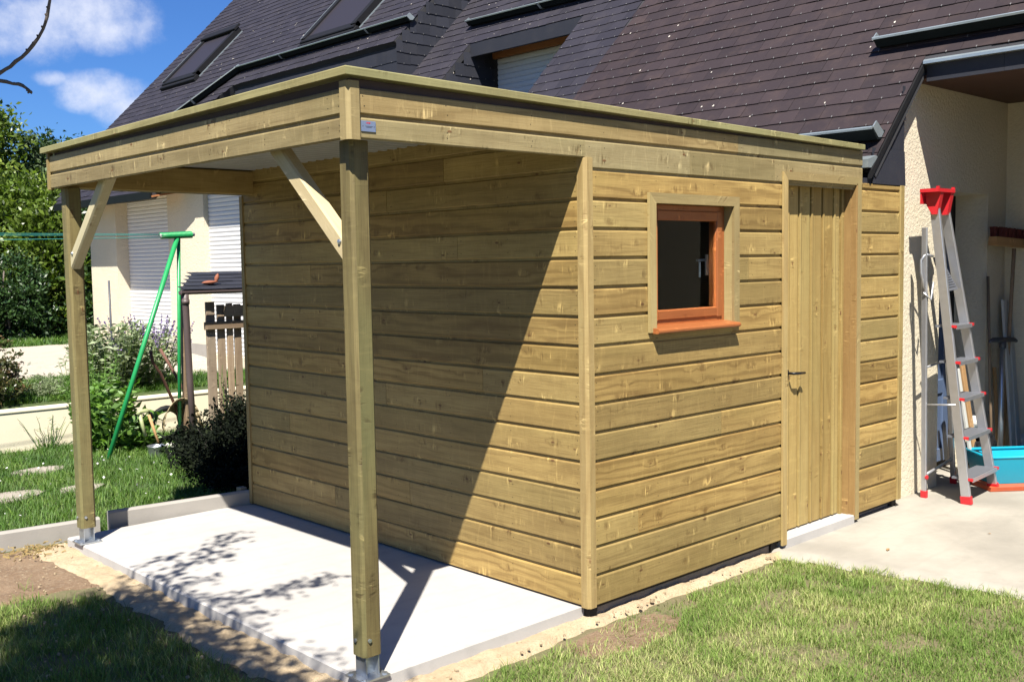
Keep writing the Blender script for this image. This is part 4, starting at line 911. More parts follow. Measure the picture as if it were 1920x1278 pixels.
# tall trees and hedge beyond the terrace lawn, left of the house
def tree(name, label, loc, h, r_, mat, seed, size=.16, nleaf=9000, bark=None, conic=False, group='trees beyond the back lawn', trunk_to=.75):
    t = thing(name, label, 'tree', loc, group); rr = random.Random(seed)
    bl = []
    n = 9
    for i in range(n):
        f = (i + .5) / n; rad_ = r_ * ((1 - f) ** .6 if conic else (1 - abs(f - .45) ** 1.5 * 1.2)); a = rr.uniform(0, 6.28); o_ = rad_ * rr.uniform(.1, .55)
        bl.append((loc[0] + math.cos(a) * o_, loc[1] + math.sin(a) * o_, loc[2] + h * (.16 + .80 * f), rad_ * rr.uniform(.55, .85), rad_ * rr.uniform(.55, .85), h * .10 * rr.uniform(.8, 1.3)))
    C, N, T_ = clumps(bl, int(nleaf / 26), nleaf, size * 1.3, seed); leaf_mesh('crown', C, N, size, mat, t, .42, seed, tsel=T_)
    top = (loc[0] + rr.uniform(-.1, .1), loc[1], loc[2] + h * trunk_to + .2); b = MB()
    b.tube(limb((loc[0], loc[1], loc[2] - .1), top, 7, .02, seed), [.028 * h * (1 - .11 * k) for k in range(8)], 8)
    b.build('trunk', bark or M['bark'], t, True)
    b = MB()
    for q in bl: b.tube(limb((loc[0], loc[1], loc[2] + (q[2] - loc[2]) * .6), (q[0], q[1], q[2]), 4, .06, int(q[2] * 100)), [.012 * h, .009 * h, .006 * h, .004 * h, .002 * h], 5)
    b.build('limbs', bark or M['bark'], t, True)
    return t
tree('leafy_tree', 'tall leafy tree filling the top left corner of the treeline', (2.9, 18.6, TZ), 4.4, 1.35, M['laurel'], 31, .12, 22000)
tree('slender_tree', 'slender dark tree with a pale trunk just left of the far canopy post', (3.95, 18.3, TZ), 3.75, .62, M['conifer'], 32, .10, 14000, M['birch'])
tree('dark_tree', 'dark narrow tree standing between the two taller left hand trees', (3.45, 19.6, TZ), 3.9, .8, M['conifer'], 33, .11, 15000)
tree('leafy_tree', 'round topped tree peeping over the canopy left of the slate roof', (4.75, 19.2, TZ), 3.85, .95, M['darkleaf'], 34, .12, 14000)
tree('leafy_tree', 'tree farthest left, wholly beyond the edge of the photo', (.8, 18.2, TZ), 4.4, 1.3, M['laurel'], 35, .17, 5000)
tree('leafy_tree', 'tree beside the gable hidden behind the far post', (5.9, 18.6, TZ), 3.6, 1.1, M['darkleaf'], 36, .16, 5000)
HG = 'shrubs of the hedge at the end of the back lawn'
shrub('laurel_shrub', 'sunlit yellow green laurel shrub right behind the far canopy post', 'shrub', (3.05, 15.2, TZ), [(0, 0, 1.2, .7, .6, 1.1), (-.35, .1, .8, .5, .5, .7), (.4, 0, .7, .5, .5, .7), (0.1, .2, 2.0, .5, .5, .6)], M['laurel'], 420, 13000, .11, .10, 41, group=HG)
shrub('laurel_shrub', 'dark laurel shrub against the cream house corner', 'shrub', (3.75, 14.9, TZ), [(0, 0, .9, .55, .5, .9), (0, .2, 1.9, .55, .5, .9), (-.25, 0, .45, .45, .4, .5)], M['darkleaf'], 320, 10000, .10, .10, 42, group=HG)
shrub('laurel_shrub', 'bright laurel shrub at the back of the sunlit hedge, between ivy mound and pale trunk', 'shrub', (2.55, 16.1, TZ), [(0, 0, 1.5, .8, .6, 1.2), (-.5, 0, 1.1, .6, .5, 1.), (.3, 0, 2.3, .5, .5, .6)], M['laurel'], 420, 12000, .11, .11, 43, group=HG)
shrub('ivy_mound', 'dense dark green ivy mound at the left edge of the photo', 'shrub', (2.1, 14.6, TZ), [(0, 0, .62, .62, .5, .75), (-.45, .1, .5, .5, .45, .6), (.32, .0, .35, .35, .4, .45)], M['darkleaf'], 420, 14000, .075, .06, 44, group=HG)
shrub('laurel_shrub', 'shrub at the left end of the hedge out past the edge of the photo', 'shrub', (.6, 14.9, TZ), [(0, 0, .8, .8, .6, .9), (-.5, 0, .7, .6, .5, .7)], M['laurel'], 260, 6000, .12, .11, 45, group=HG)
# planting near the garden wall
shrub('red_leaved_shrub', 'round shrub with reddish green leaves at the left edge above the garden wall', 'shrub', (-.42, 7.62, .28), [(0, 0, .36, .40, .34, .40), (.16, -.05, .22, .24, .24, .24), (-.3, 0, .3, .3, .3, .3)], M['photinia'], 330, 7500, .045, .032, 51, stems=8, aspect=.5)
shrub('lavender_clump', 'low grey green lavender clump beside the path behind the far post', 'shrub', (.26, 7.75, .29), [(0, 0, .12, .20, .20, .14)], M['sage'], 120, 2600, .035, .02, 52, stems=4, aspect=.2)
def spiky(name, label, loc, n, h, spread, mats, seed, leafn=26, leafs=.055, group=None, cat='plant', flower=None, aspect=.3):
    t = thing(name, label, cat, loc, group); rr = random.Random(seed); C = []; N = []; b = MB(); FC = []; FN = []
    for i in range(n):
        a = rr.uniform(0, 6.283); r0 = rr.uniform(0, spread * .35); lean = rr.uniform(.15, 1.0) * spread; hh = h * rr.uniform(.55, 1.05)
        p = Vector((loc[0] + math.cos(a) * r0, loc[1] + math.sin(a) * r0, loc[2] - .03)); q = p + Vector((math.cos(a) * lean, math.sin(a) * lean, hh)); pts = limb(p, q, 5, .03, seed * 100 + i); b.tube(pts, [.0045, .004, .0035, .003, .0025, .0015], 5)
        for j in range(leafn):
            f = rr.uniform(.12, 1.0); s_ = min(int(f * 5), 4); c = pts[s_].lerp(pts[s_ + 1], f * 5 - s_); d = Vector((rr.gauss(0, 1), rr.gauss(0, 1), rr.uniform(-.2, .9))).normalized()
            C.append(c + d * leafs * .5); N.append(d)
        if flower and rr.random() < .95:
            for j in range(34):
                f = rr.random(); c = q + (q - p).normalized() * (f * .14 - .02) + Vector((rr.gauss(0, 1), rr.gauss(0, 1), rr.gauss(0, 1))) * .006 * (1.3 - f); FC.append(c); FN.append(Vector((rr.gauss(0, 1), rr.gauss(0, 1), rr.gauss(0, 1))))
    b.build('stems', M['weed'], t); leaf_mesh('leaves', np.array(C), np.array(N), leafs, mats, t, aspect, seed)
    if FC: leaf_mesh('flower_spikes', np.array(FC), np.array(FN), .022, M['lavender'], t, .6, seed + 1)
    return t
spiky('sage_bush', 'big grey green sage bush left of the green pole on the terrace', (.98, 7.75, .28), 90, .78, .46, M['sage'], 61, 40, .085, cat='shrub')
spiky('lavender_bush', 'purple flowering lavender and sage right of the green pole', (1.36, 7.75, .28), 80, .72, .38, M['sage'], 62, 26, .065, cat='shrub', flower=True)
spiky('fennel_plant', 'feathery bright green plant in front of the garden wall', (.36, 6.75, -.08), 46, .90, .30, M['weed'], 63, 90, .055, aspect=.16)
spiky('leafy_weeds', 'tall leafy green weeds at the foot of the leaning green pole', (.30, 6.35, -.08), 34, .68, .26, M['weed'], 64, 34, .095, aspect=.45)
spiky('leafy_weeds', 'broad leaved green plant beside the fork and the metal pot', (.56, 6.2, -.08), 18, .36, .22, M['weed'], 65, 24, .10, aspect=.5)
spiky('grass_tuft', 'wispy dry grass tuft in front of the garden wall next to the far post', (-.02, 6.95, -.08), 26, .34, .22, M['weed'], 66, 5, .05, aspect=.08)
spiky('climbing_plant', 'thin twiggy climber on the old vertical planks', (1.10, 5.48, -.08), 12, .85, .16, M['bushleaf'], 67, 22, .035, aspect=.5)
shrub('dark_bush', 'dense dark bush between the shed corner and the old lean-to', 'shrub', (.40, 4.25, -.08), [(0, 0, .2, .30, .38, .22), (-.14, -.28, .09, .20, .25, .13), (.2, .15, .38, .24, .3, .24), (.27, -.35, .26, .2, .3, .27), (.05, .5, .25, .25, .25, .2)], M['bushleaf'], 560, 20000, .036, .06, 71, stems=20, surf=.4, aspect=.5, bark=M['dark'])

# the fruit tree left of the camera whose shade falls on the lawn and slab
def fruit_tree():
    t = thing('fruit_tree', 'fruit tree whose two bare twigs reach in at the top left corner', 'tree', (-4.5, -.1, -.08))
    s_ = Vector((1.09, 1.0, -2.05)); rg = random.Random(5)
    camp = Vector((-3.5005, -3.218947, 1.614683))
    def vis(p, mg=.035):
        d = p - camp; z = d.dot(fw)
        if z <= 0: return False
        return abs(d.dot(rt) / z) < .493 + mg and abs(d.dot(up) / z) < .328 + mg
    anchors = []; tips = []
    def cluster(gx, gy, t_, n, sp, C, N):
        c = Vector((gx, gy, -.05)) - s_ * t_
        if vis(c, .06): return
        tips.append(c)
        for i in range(n):
            p = c + Vector((rg.gauss(0, sp), rg.gauss(0, sp), rg.gauss(0, sp * .7)))
            if not vis(p): C.append(p); N.append(Vector((rg.gauss(0, 1), rg.gauss(0, 1), rg.gauss(-.3, .5))))
    C = []; N = []
    # the shaded patch of lawn, then unseen outer crown added to block sky light
    k = 0
    while k < 900:
        x, y = (rg.uniform(-3.6, -1.30), rg.uniform(-.3, 2.45)) if k < 540 else (rg.uniform(-5.0, -1.4), rg.uniform(-1.6, 2.3))
        edge = min(x + 5.2, (-1.36 + .10 * nz_(x, y)) - x, 2.22 - .35 * (x + 1.4) * (-1 if x < -1.4 else 0) + .25 * nz_(x, y) - y - max(0, (-1.6 - x)) * (.28 if x > -3.4 else .1), y + 1.7)
        if edge < 0: continue
        cluster(x, y, rg.uniform(1.45, 2.1) if k < 540 else rg.uniform(1.7, 2.8), 46, .105, C, N); k += 1
    # branch tips reaching over the slab
    for pts, n, sp in (([(-1.25, 1.95), (-1.05, 2.0), (-.93, 2.12), (-.80, 2.2), (-.70, 2.32), (-.58, 2.42), (-.50, 2.47)], 22, .038),
                       ([(-1.24, 1.45), (-1.14, 1.40), (-1.02, 1.34), (-.92, 1.30), (-.83, 1.30), (-.75, 1.31), (-.67, 1.33), (-.60, 1.325)], 20, .036),
                       ([(-1.25, 2.2), (-1.12, 2.26), (-1.0, 2.28)], 12, .03), ([(-1.2, 1.1), (-1.12, 1.08), (-1.08, 1.12)], 12, .03), ([(-1.28, 1.7), (-1.1, 1.78), (-1.0, 1.77)], 10, .03), ([(-.98, 2.1), (-.82, 2.08), (-.72, 2.12)], 10, .028)):
        br = []
        for x, y in pts:
            c = Vector((x, y, 0)) - s_ * 1.62; br.append(c)
            for i in range(n):
                p = c + Vector((rg.gauss(0, sp * 1.6), rg.gauss(0, sp * 1.6), rg.gauss(0, sp)))
                if not vis(p): C.append(p); N.append(Vector((rg.gauss(0, 1), rg.gauss(0, 1), rg.gauss(-.2, .4))))
        anchors.append(br)
    leaf_mesh('crown', np.array(C), np.array(N), .062, M['fruitleaf'], t, .5, 91)
    b = MB(); base = Vector((-4.5, -.1, -.12)); fork = Vector((-4.35, -.25, 1.55)); mid = Vector((-3.9, -.3, 2.5))
    b.tube(limb(base, fork, 6, .03, 1), [.10, .088, .082, .078, .074, .070, .066], 12)
    b.build('trunk', M['bark'], t, True)
    b = MB(); b.tube(limb(fork, mid, 4, .04, 2), [.062, .055, .048, .042, .036], 9)
    for k, br in enumerate(anchors): b.tube(limb(mid, br[0], 4, .05, 3 + k) + br[1:], [.03, .022, .016, .012, .008] + [.005] * (len(br) - 1), 6)
    for k, c in enumerate(tips[::5]):
        if not any(vis(x) for x in limb(mid, c, 4, .05, 40 + k)): b.tube(limb(mid, c, 4, .05, 40 + k), [.024, .016, .011, .007, .004], 5)
    hook = Vector((-2.90, -.30, 2.05)); b.tube(limb(fork, Vector((-3.4, -.2, 1.95)), 4, .03, 9) + [hook], [.03, .024, .018, .014, .010, .008], 6)
    b.build('limbs', M['bark'], t, True)
    tw1 = [hook, (-2.72, -.36, 2.085), (-2.613, -.422, 2.107), (-2.594, -.438, 2.123), (-2.572, -.457, 2.145), (-2.548, -.476, 2.175), (-2.528, -.491, 2.215), (-2.518, -.496, 2.248), (-2.509, -.501, 2.288), (-2.50, -.505, 2.36)]
    tw2 = [hook, (-2.74, -.37, 2.075), (-2.614, -.423, 2.086), (-2.59, -.446, 2.080), (-2.574, -.462, 2.076), (-2.567, -.470, 2.066), (-2.560, -.477, 2.057)]
    rr = random.Random(4)
    for tw, r0 in ((tw1, .0048), (tw2, .0046)):
        b = MB(); P2 = []; 
        for a, c in zip(tw[:-1], tw[1:]):
            for f in (0, .5): P2.append(Vector(a).lerp(Vector(c), f) + Vector((rr.uniform(-1, 1), rr.uniform(-1, 1), rr.uniform(-1, 1))) * .0018)
        P2.append(Vector(tw[-1])); n = len(P2)
        b.tube(P2, [r0 * (1.1 - .35 * i / n) * rr.uniform(.85, 1.15) for i in range(n)], 7)
        for i in range(3, n - 1):
            d = (P2[i + 1] - P2[i - 1]).normalized(); sd = d.cross(Vector((rr.gauss(0, 1), rr.gauss(0, 1), rr.gauss(0, 1)))).normalized(); b.tube([P2[i], P2[i] + sd * .007 + d * .004], [.0038, .0018], 6)
        b.tube([P2[-1] - (P2[-1] - P2[-2]) * .2, P2[-1] + Vector((.002, -.002, .003))], [.0058, .003], 7)
        b.build('twig', M['bark'], t, True)
def nz_(x, y): return mn.noise(Vector((x * 2.2, y * 2.2, 3.3)))
fruit_tree()

# ------------------------------------------------------------------ grass
def vnoise(x, y, s, seed):
    """cheap smooth value noise in numpy"""
    rg = np.random.default_rng(seed); G = rg.random((64, 64)); xs = (x * s) % 63; ys = (y * s) % 63; xi = xs.astype(int); yi = ys.astype(int); fx = xs - xi; fy = ys - yi; fx = fx * fx * (3 - 2 * fx); fy = fy * fy * (3 - 2 * fy)
    return (G[yi, xi] * (1 - fx) + G[yi, xi + 1] * fx) * (1 - fy) + (G[yi + 1, xi] * (1 - fx) + G[yi + 1, xi + 1] * fx) * fy
def grass(name, label, n, x0, x1, y0, y1, keep, z, h, wd, mat, seed, yellow=.35):
    rg = np.random.default_rng(seed); x = rg.uniform(x0, x1, n); y = rg.uniform(y0, y1, n)
    k = keep(x, y, rg); x, y = x[k], y[k]; n = len(x); zz = z(x, y) if callable(z) else np.full(n, z)
    v1 = vnoise(x, y, 3.1, seed + 1); v2 = vnoise(x, y, 11., seed + 2)
    H = h * rg.uniform(.4, 1.25, n) * (.6 + .8 * v2); a = rg.uniform(0, 2 * np.pi, n); lean = rg.uniform(.15, 1.3, n) * H; wv = wd * rg.uniform(.6, 1.3, n)
    dx, dy = np.cos(a), np.sin(a); px, py = -dy, dx
    B = np.stack([x, y, zz - .004], 1); D = np.stack([dx, dy, 0 * dx], 1); S = np.stack([px, py, 0 * px], 1); Z = np.array([0, 0, 1.])
    mid = B + D * (lean * .35)[:, None] + Z * (H * .6)[:, None]; tip = B + D * lean[:, None] + Z * H[:, None]; ww = wv[:, None]
    V = np.stack([B - S * ww * .5, B + S * ww * .5, mid + S * ww * .38, mid - S * ww * .38, tip + S * ww * .06, tip - S * ww * .06], 1).reshape(-1, 3)
    i = np.arange(n)[:, None] * 6; F = np.concatenate([i + np.array([[0, 1, 2, 3]]), i + np.array([[3, 2, 4, 5]])], 0)
    t = np.zeros((n, 3)); t[:, 0] = np.clip(.15 + v1 * .5 + (rg.random(n) < yellow * v1 * .9) * .5 + rg.normal(0, .1, n), 0, 1); t[:, 1] = rg.random(n); t[:, 2] = .5
    o = meshobj(name, V, F, mat, False, np.repeat(t, 6, 0)); return kind(o, 'stuff', label, 'grass')
def keep_right(x, y, rg):
    e = 1.60 + .17 * np.maximum(0, -y - .13) + .05 * (vnoise(x, y, 6, 5) - .3); top = -.045 - .05 * vnoise(x, y, 9, 6) - np.where(x < .1, .05 * (.1 - x), 0) - .04 * np.maximum(0, x - 1.2)
    p = np.clip((top - y) / .05, 0, 1) ** .7 * np.clip((e - x) / .05, 0, 1); d = np.hypot((x - .02) * .75, (y + .20) * 1.9); p *= np.where(d < .25 + .08 * vnoise(x, y, 14, 8), .34, 1)
    p *= .35 + .65 * (vnoise(x, y, 7, 9) > .33)
    return rg.random(len(x)) < p
grass('grass', 'short sunlit lawn grass in front of the shed', 150000, -1.35, 2.4, -2.4, -.05, keep_right, -.085, .034, .0032, M['grassm'], 201, .5)
def keep_left(x, y, rg):
    e = -1.42 - .05 * vnoise(x, y, 7, 12) - np.where(y < .35, .1 * np.clip((.35 - y) * 4, 0, 1), 0); top = 2.30 + .3 * (vnoise(x, y, 4, 13) - .5)
    p = np.clip((e - x) / .04, 0, 1) * np.clip((top - y) / .16, 0.0, 1); tuft = (vnoise(x, y, 9, 17) > .62) * (y < 3.3) * np.clip((-1.65 - x) / .1, 0, 1) * .35
    return rg.random(len(x)) < np.maximum(p * (.5 + .5 * (vnoise(x, y, 6, 14) > .3)), tuft)
grass('grass', 'lawn grass in the shade of the fruit tree at lower left', 120000, -3.6, -1.38, -1.6, 3.3, keep_left, -.085, .045, .0036, M['grassm'], 202, .3)
def keep_back(x, y, rg):
    p = np.clip((y - (3.72 - .12 * (x + 1.0))) / .03, 0, 1) * np.clip((7.30 - .03 * x - y) / .03, 0, 1) * ((x < 3.0) & ~((x > -.02) & (x < 3.1) & (y < 3.16)))
    for (cx, cy, rx, ry) in [(-1.05, 4.95, .30, .17), (-.50, 4.85, .17, .12), (-.47, 5.85, .22, .13), (-2.0, 5.4, .25, .16)]: p = p * (((x - cx) / rx) ** 2 + ((y - cy) / ry) ** 2 > .45)
    return rg.random(len(x)) < p * (.6 + .4 * (vnoise(x, y, 5, 22) > .3))
def keep_back2(x, y, rg):
    p = ((y > 3.24 - .1 * x) & (x > -.95)) | (y > 3.72 - .12 * (x + 1.0))
    p = p & (y < 7.22 - .03 * x) & (x < 2.9)
    for (cx, cy, rx, ry) in [(-1.05, 4.95, .30, .17), (-.50, 4.85, .17, .12), (-.47, 5.85, .22, .13), (-2.0, 5.4, .25, .16)]: p = p & (((x - cx) / rx) ** 2 + ((y - cy) / ry) ** 2 > .45)
    return p & (rg.random(len(x)) < .6 + .4 * (vnoise(x, y, 5, 22) > .3))
grass('grass', 'lush back lawn behind the far edging boards', 130000, -3.2, 2.9, 3.2, 7.25, keep_back2, -.082, .055, .005, M['grassback'], 203, .35)
def tz_np(x, y): return .265 + (np.clip(y, 7.1, 9.6) - 7.1) / 2.5 * .20
grass('grass', 'terrace lawn beyond the garden wall', 60000, -2.5, 3.2, 7.45, 8.9, lambda x, y, rg: (y < 8.75 - (x > 1.2) * .55 + .2 * (vnoise(x, y, 3, 31) - .5)) & (x < 2.75), tz_np, .06, .007, M['grassback'], 204, .3)
grass('grass', 'far terrace lawn in front of the hedge', 30000, -1.0, 4.8, 12.9, 17.5, lambda x, y, rg: x > -9, tz_np, .07, .014, M['grassback'], 205, .3)
# small white flowers in the back lawn
rg = np.random.default_rng(77); n = 130; x = rg.uniform(-2.2, .6, n); y = rg.uniform(3.9, 6.6, n); C = np.stack([x, y, np.full(n, -.035)], 1); N = rg.normal(size=(n, 3)) * np.array([1, 1, .2])
kind(leaf_mesh('daisies', C, N, .02, M['daisy'], None, .9, 78, fold=.0), 'stuff', 'tiny white clover flowers scattered in the back lawn', 'flowers')
# pebbles, crumbs and wood chips on the sand and dirt
b = MB()
for i in range(230):
    if i % 3: x, y, z = R.uniform(-2.3, -1.25), R.uniform(.2, 3.35), -.066
    else: x, y, z = R.uniform(-1.3, 1.5), R.uniform(-.07, .04), -.058
    s_ = R.uniform(.003, .010) * (1.6 if i % 17 == 0 else 1); pr = [(s_ * R.uniform(.6, 1) * math.cos(k * 1.047), s_ * R.uniform(.5, .9) * math.sin(k * 1.047)) for k in range(6)]
    b.prism(pr, -.5 * s_, .6 * s_, frame((x, y, z), (R.gauss(0, .2), R.gauss(0, .2), 1), (1, R.uniform(-1, 1), 0)), (.5,) * 3)
kind(b.build('pebbles', M['sand']), 'stuff', 'small pebbles and crumbs of sand along the slab edge', 'pebbles')
b = MB()
for i in range(150):
    x, y = -1.42 + R.gauss(0, .10), 3.22 + R.gauss(0, .08); b.beam((x, y, -.062 + R.random() * .012), (x + R.uniform(-.035, .035), y + R.uniform(-.03, .03), -.058 + R.random() * .015), R.uniform(.005, .011), .002)
kind(b.build('wood_chips', M['trim']), 'stuff', 'pale wood shavings on the dirt at the foot of the far post', 'wood chips')
# ------------------------------------------------------------------ things in the garden
t = thing('clothes_pole', 'green two legged washing line pole with a short crossbar leaning over the back lawn', 'clothes pole', (.5, 6.0, -.08))
for a, c in (((.15, 5.95, -.09), (.915, 6.0, 1.90)), ((.93, 6.16, -.09), (.935, 6.02, 1.90))): b = MB(); b.tube([a, c], .022 if a[0] < .5 else .017, 14); b.build('leg', M['green'], t, True)
b = MB(); b.tube([(.745, 5.99, 1.908), (1.085, 6.01, 1.925)], .020, 12); b.build('crossbar', M['offwhite'], t, True)
b = MB()
pts = [Vector((.75 + .31 * i / 150, 6.0 + .027 * math.cos(i * 1.05), 1.909 + .014 * i / 150 + .027 * math.sin(i * 1.05))) for i in range(151)]; b.tube(pts, .0075, 5); b.build('wound_line', M['green'], t, True)
for k, (z, y, dz) in enumerate(((1.915, 5.97, .02), (1.895, 6.0, -.03), (1.925, 6.03, .045))):
    b = MB(); b.tube([(.76 - 4.6 * i / 14, y + .05 * i / 14, z + dz * i / 14 - .02 * math.sin(math.pi * i / 14)) for i in range(15)], .0032, 5); b.build('line', M['cord'], t, True)
t = thing('garden_stake', 'thin dark green stake standing among the sage', 'stake', (.95, 7.72, .25)); b = MB(); b.tube([(.965, 7.74, .2), (.955, 7.73, 1.49)], .011, 8); b.build('rod', M['darkslab'], t, True)

# old lean-to with slate roof, downpipe and plank screen
t = thing('lean_to', 'old slate roofed lean-to with brown downpipe and weathered vertical planks', 'lean-to', (1.3, 5.7, -.08))
slates('roof_slates', (.66, 5.43, 1.415), (1, -.04, 0), (0, .98, .20), [[(0, 0), (1.5, 0), (1.5, .75), (.42, .75), (.0, .04)]], [], [M['slatedark'], M['clip'], M['lichen']], w_=.21, h=.15, parent=t, seed=44, clips=False)
b = MB(); fm = frame((.66, 5.43, 1.415), (1, -.04, 0), (0, .98, .20)) @ SW; b.prism([(.01, .01), (1.49, .01), (1.49, .74), (.43, .74), (.01, .05)], -.014, -.002, fm, (.5,) * 3); b.build('roof_boards', M['felt'], t)
b = MB(); b.prism([(5.405, 1.378), (5.35, 1.378), (5.338, 1.395), (5.338, 1.408), (5.344, 1.408), (5.345, 1.397), (5.353, 1.385), (5.40, 1.385), (5.405, 1.408), (5.411, 1.408)], .62, 2.1, IDM, (.5,) * 3); b.tube([(.62, 5.37, 1.395), (.626, 5.37, 1.395)], .022, 10); b.build('gutter', M['brownpipe'], t)
b = MB(); b.tube([(.665, 5.37, 1.385), (.668, 5.38, 1.30), (.70, 5.42, .6), (.73, 5.44, -.08)], .029, 14); b.build('downpipe', M['brownpipe'], t, True)
b = MB(); b.tube([(.667, 5.374, 1.335), (.668, 5.378, 1.295)], .034, 14); b.build('pipe_collar', M['brownpipe'], t, True)
for i, (x, w_, z1, zb) in enumerate(((.93, .085, 1.30, -.06), (1.045, .072, 1.27, .0), (1.135, .058, 1.28, .0), (1.215, .068, 1.27, .0), (1.31, .075, 1.28, .0), (1.41, .08, 1.28, .0))):
    b = MB(); b.box(x, x + w_, 5.52 + .01 * (i % 2), 5.545 + .01 * (i % 2), zb, z1, 'z', c=.003); b.build('plank', M['oldwood'], t)
b = MB(); b.box(.90, 2.1, 5.485, 5.515, 1.05, 1.12, c=.003); b.build('rail', M['oldwood'], t); b = MB(); b.box(1.10, 2.1, 5.48, 5.51, 1.16, 1.26, c=.003); b.build('rail', M['oldwood'], t)
for x, y in ((2.05, 5.5), (2.05, 6.1), (.98, 6.1)): b = MB(); b.box(x, x + .07, y, y + .07, -.1, 1.38, 'z', c=.004); b.build('post', M['oldwood'], t)
t = thing('clay_bird', 'rust brown leaf shaped clay piece lying on the lean-to slates', 'ornament', (.98, 5.60, 1.475))
b = MB(); b.lathe([(-.07, .004), (-.04, .03), (0, .042), (.04, .034), (.085, .006)], (1.0, 5.58, 1.478), 12, axis=(1, -.1, .12)); me = b.build('body', M['terracotta'], t, True)
for v in me.data.vertices: v.co.z = 1.475 + (v.co.z - 1.475) * .45
b = MB(); b.lathe([(0, .012), (.03, .022), (.055, .016), (.075, .003)], (1.065, 5.575, 1.485), 10, axis=(.35, 0, 1)); b.build('head', M['terracotta'], t, True)

# upended wheelbarrow
t = thing('wheelbarrow', 'upended wheelbarrow with rusty handles behind the brown downpipe', 'wheelbarrow', (.95, 6.3, -.08))
b = MB(); b.tube([(.63, 6.05, .85), (.655, 6.07, .74), (.74, 6.1, .63), (.93, 6.2, .27), (1.0, 6.28, .05)], .014, 10); b.build('handle', M['rust'], t, True)
b = MB(); b.tube([(.86, 6.35, .84), (.97, 6.3, .60), (1.16, 6.2, .16), (1.2, 6.2, .02)], .014, 10); b.build('handle', M['rust'], t, True)
b = MB(); n = 10; V = []
for k in range(n + 1):
    f = k / n; r_ = .15 + .16 * f
    V.append([Vector((.93 + r_ * math.cos(a) * .62, 6.28 - .26 * f + .05, .09 + r_ * math.sin(a) * .95)) for a in [math.pi * (.02 + 1.0 * j / 14) for j in range(15)]])
for k in range(n):
    for j in range(14): b.quad([V[k][j], V[k][j + 1], V[k + 1][j + 1], V[k + 1][j]])
M['traypaint'] = simple('faded_beige_tray', (.34, .27, .15), .6, 0, 18, .45, .2)
tr = b.build('tray', M['traypaint'], t, True); sm = tr.modifiers.new('s', 'SOLIDIFY'); sm.thickness = .006
b = MB(); b.tube([(.93 + .15 * math.cos(a), 6.42, .10 + .15 * math.sin(a)) for a in [i * math.pi / 10 for i in range(21)]], .03, 8, cap=False); b.build('wheel', M['black'], t, True)

t = thing('garden_fork', 'garden fork with a pale green hand grip standing in a metal pot', 'garden fork', (.55, 5.85, -.05))
b = MB(); b.tube([(.50, 5.85, .29), (.575, 5.80, -.02)], .013, 10); b.tube([(.575, 5.80, -.02), (.58, 5.8, -.06)], .008, 8); b.build('shaft', M['plank'], t, True)
b = MB(); b.tube([(.40, 5.86, .30), (.42, 5.86, .325), (.49, 5.86, .33), (.50, 5.86, .31)], .020, 10); b.tube([(.42, 5.86, .30), (.455, 5.84, .10)], .016, 10); b.build('grip', M['lightgreen'], t, True)
b = MB(); b.tube([(.505, 5.86, .31), (.53, 5.86, .30), (.535, 5.85, .25)], .012, 8); b.build('socket', M['black'], t, True)
t = thing('metal_pot', 'small galvanised pot in the grass at the foot of the garden fork', 'pot', (.50, 5.72, -.085))
b = MB(); b.lathe([(0, .0), (0, .062), (.01, .066), (.105, .078), (.11, .082), (.105, .079), (.02, .064), (.02, 0)], (.50, 5.72, -.085), 24); b.build('bowl', M['zinc'], t, True)
for i, (x, y, s_) in enumerate(((.80, 6.05, .08), (.92, 6.0, .10), (.72, 6.2, .07), (1.02, 5.85, .075))):
    bm = bmesh.new(); bmesh.ops.create_icosphere(bm, subdivisions=3, radius=s_)
    for v in bm.verts: v.co *= 1 + .35 * mn.noise(v.co * 11 + Vector((i * 7, 0, 0))); v.co.z *= .55; v.co += Vector((x, y, -.07))
    me = bpy.data.meshes.new('stone'); bm.to_mesh(me); bm.free(); me.materials.append(M['whitestone']); o = bpy.data.objects.new('stone', me); COL.objects.link(o)
    tag(o, ['pale stone below the upended wheelbarrow tray', 'largest pale stone, right beside the foot of the green pole', 'small pale stone next to the broad leaved plant', 'pale stone half hidden by the dark bush'][i], 'stone', 'pale stones below the wheelbarrow')
b = MB(); b.box(-.045, .0, 3.19, 3.25, .05, .10, c=.004); tag(b.build('timber_offcut', M['oldwood']), 'small timber offcut by the far corner of the shed on the edging board', 'offcut')

# ------------------------------------------------------------------ stepladder on the drive
GZ = -.05
t = thing('stepladder', 'aluminium stepladder with red plastic top and feet standing on the drive', 'stepladder', (3.7, -.14, GZ))
FL0, FL1 = Vector((3.42, -.30, GZ)), Vector((3.275, -.115, 1.96)); FR0, FR1 = Vector((3.96, -.26, GZ)), Vector((3.435, -.105, 1.96))
RL0, RL1 = Vector((3.42, -.005, GZ)), Vector((3.235, -.07, 1.80)); RR0, RR1 = Vector((4.00, .045, GZ)), Vector((3.53, -.055, 1.80))
def rail(p, q, w_, d, nm, mat=M['alu']): b = MB(); b.beam(p, q, w_, d, (1, 0, 0), .003); return b.build(nm, mat, t)
up_ = Vector((0, 0, .03))
for p, q in ((FL0, FL1), (FR0, FR1)): rail(p.lerp(q, .015), q, .026, .062, 'front_rail')
for p, q in ((RL0, RL1), (RR0, RR1)): rail(p.lerp(q, .015), q, .022, .034, 'rear_rail')
for p, q, w_, d in ((FL0, FL1, .034, .074), (FR0, FR1, .034, .074), (RL0, RL1, .030, .044), (RR0, RR1, .030, .044)):
    b = MB(); b.beam(p, p.lerp(q, .026), w_, d, (1, 0, 0), .004); b.build('foot', M['red'], t)
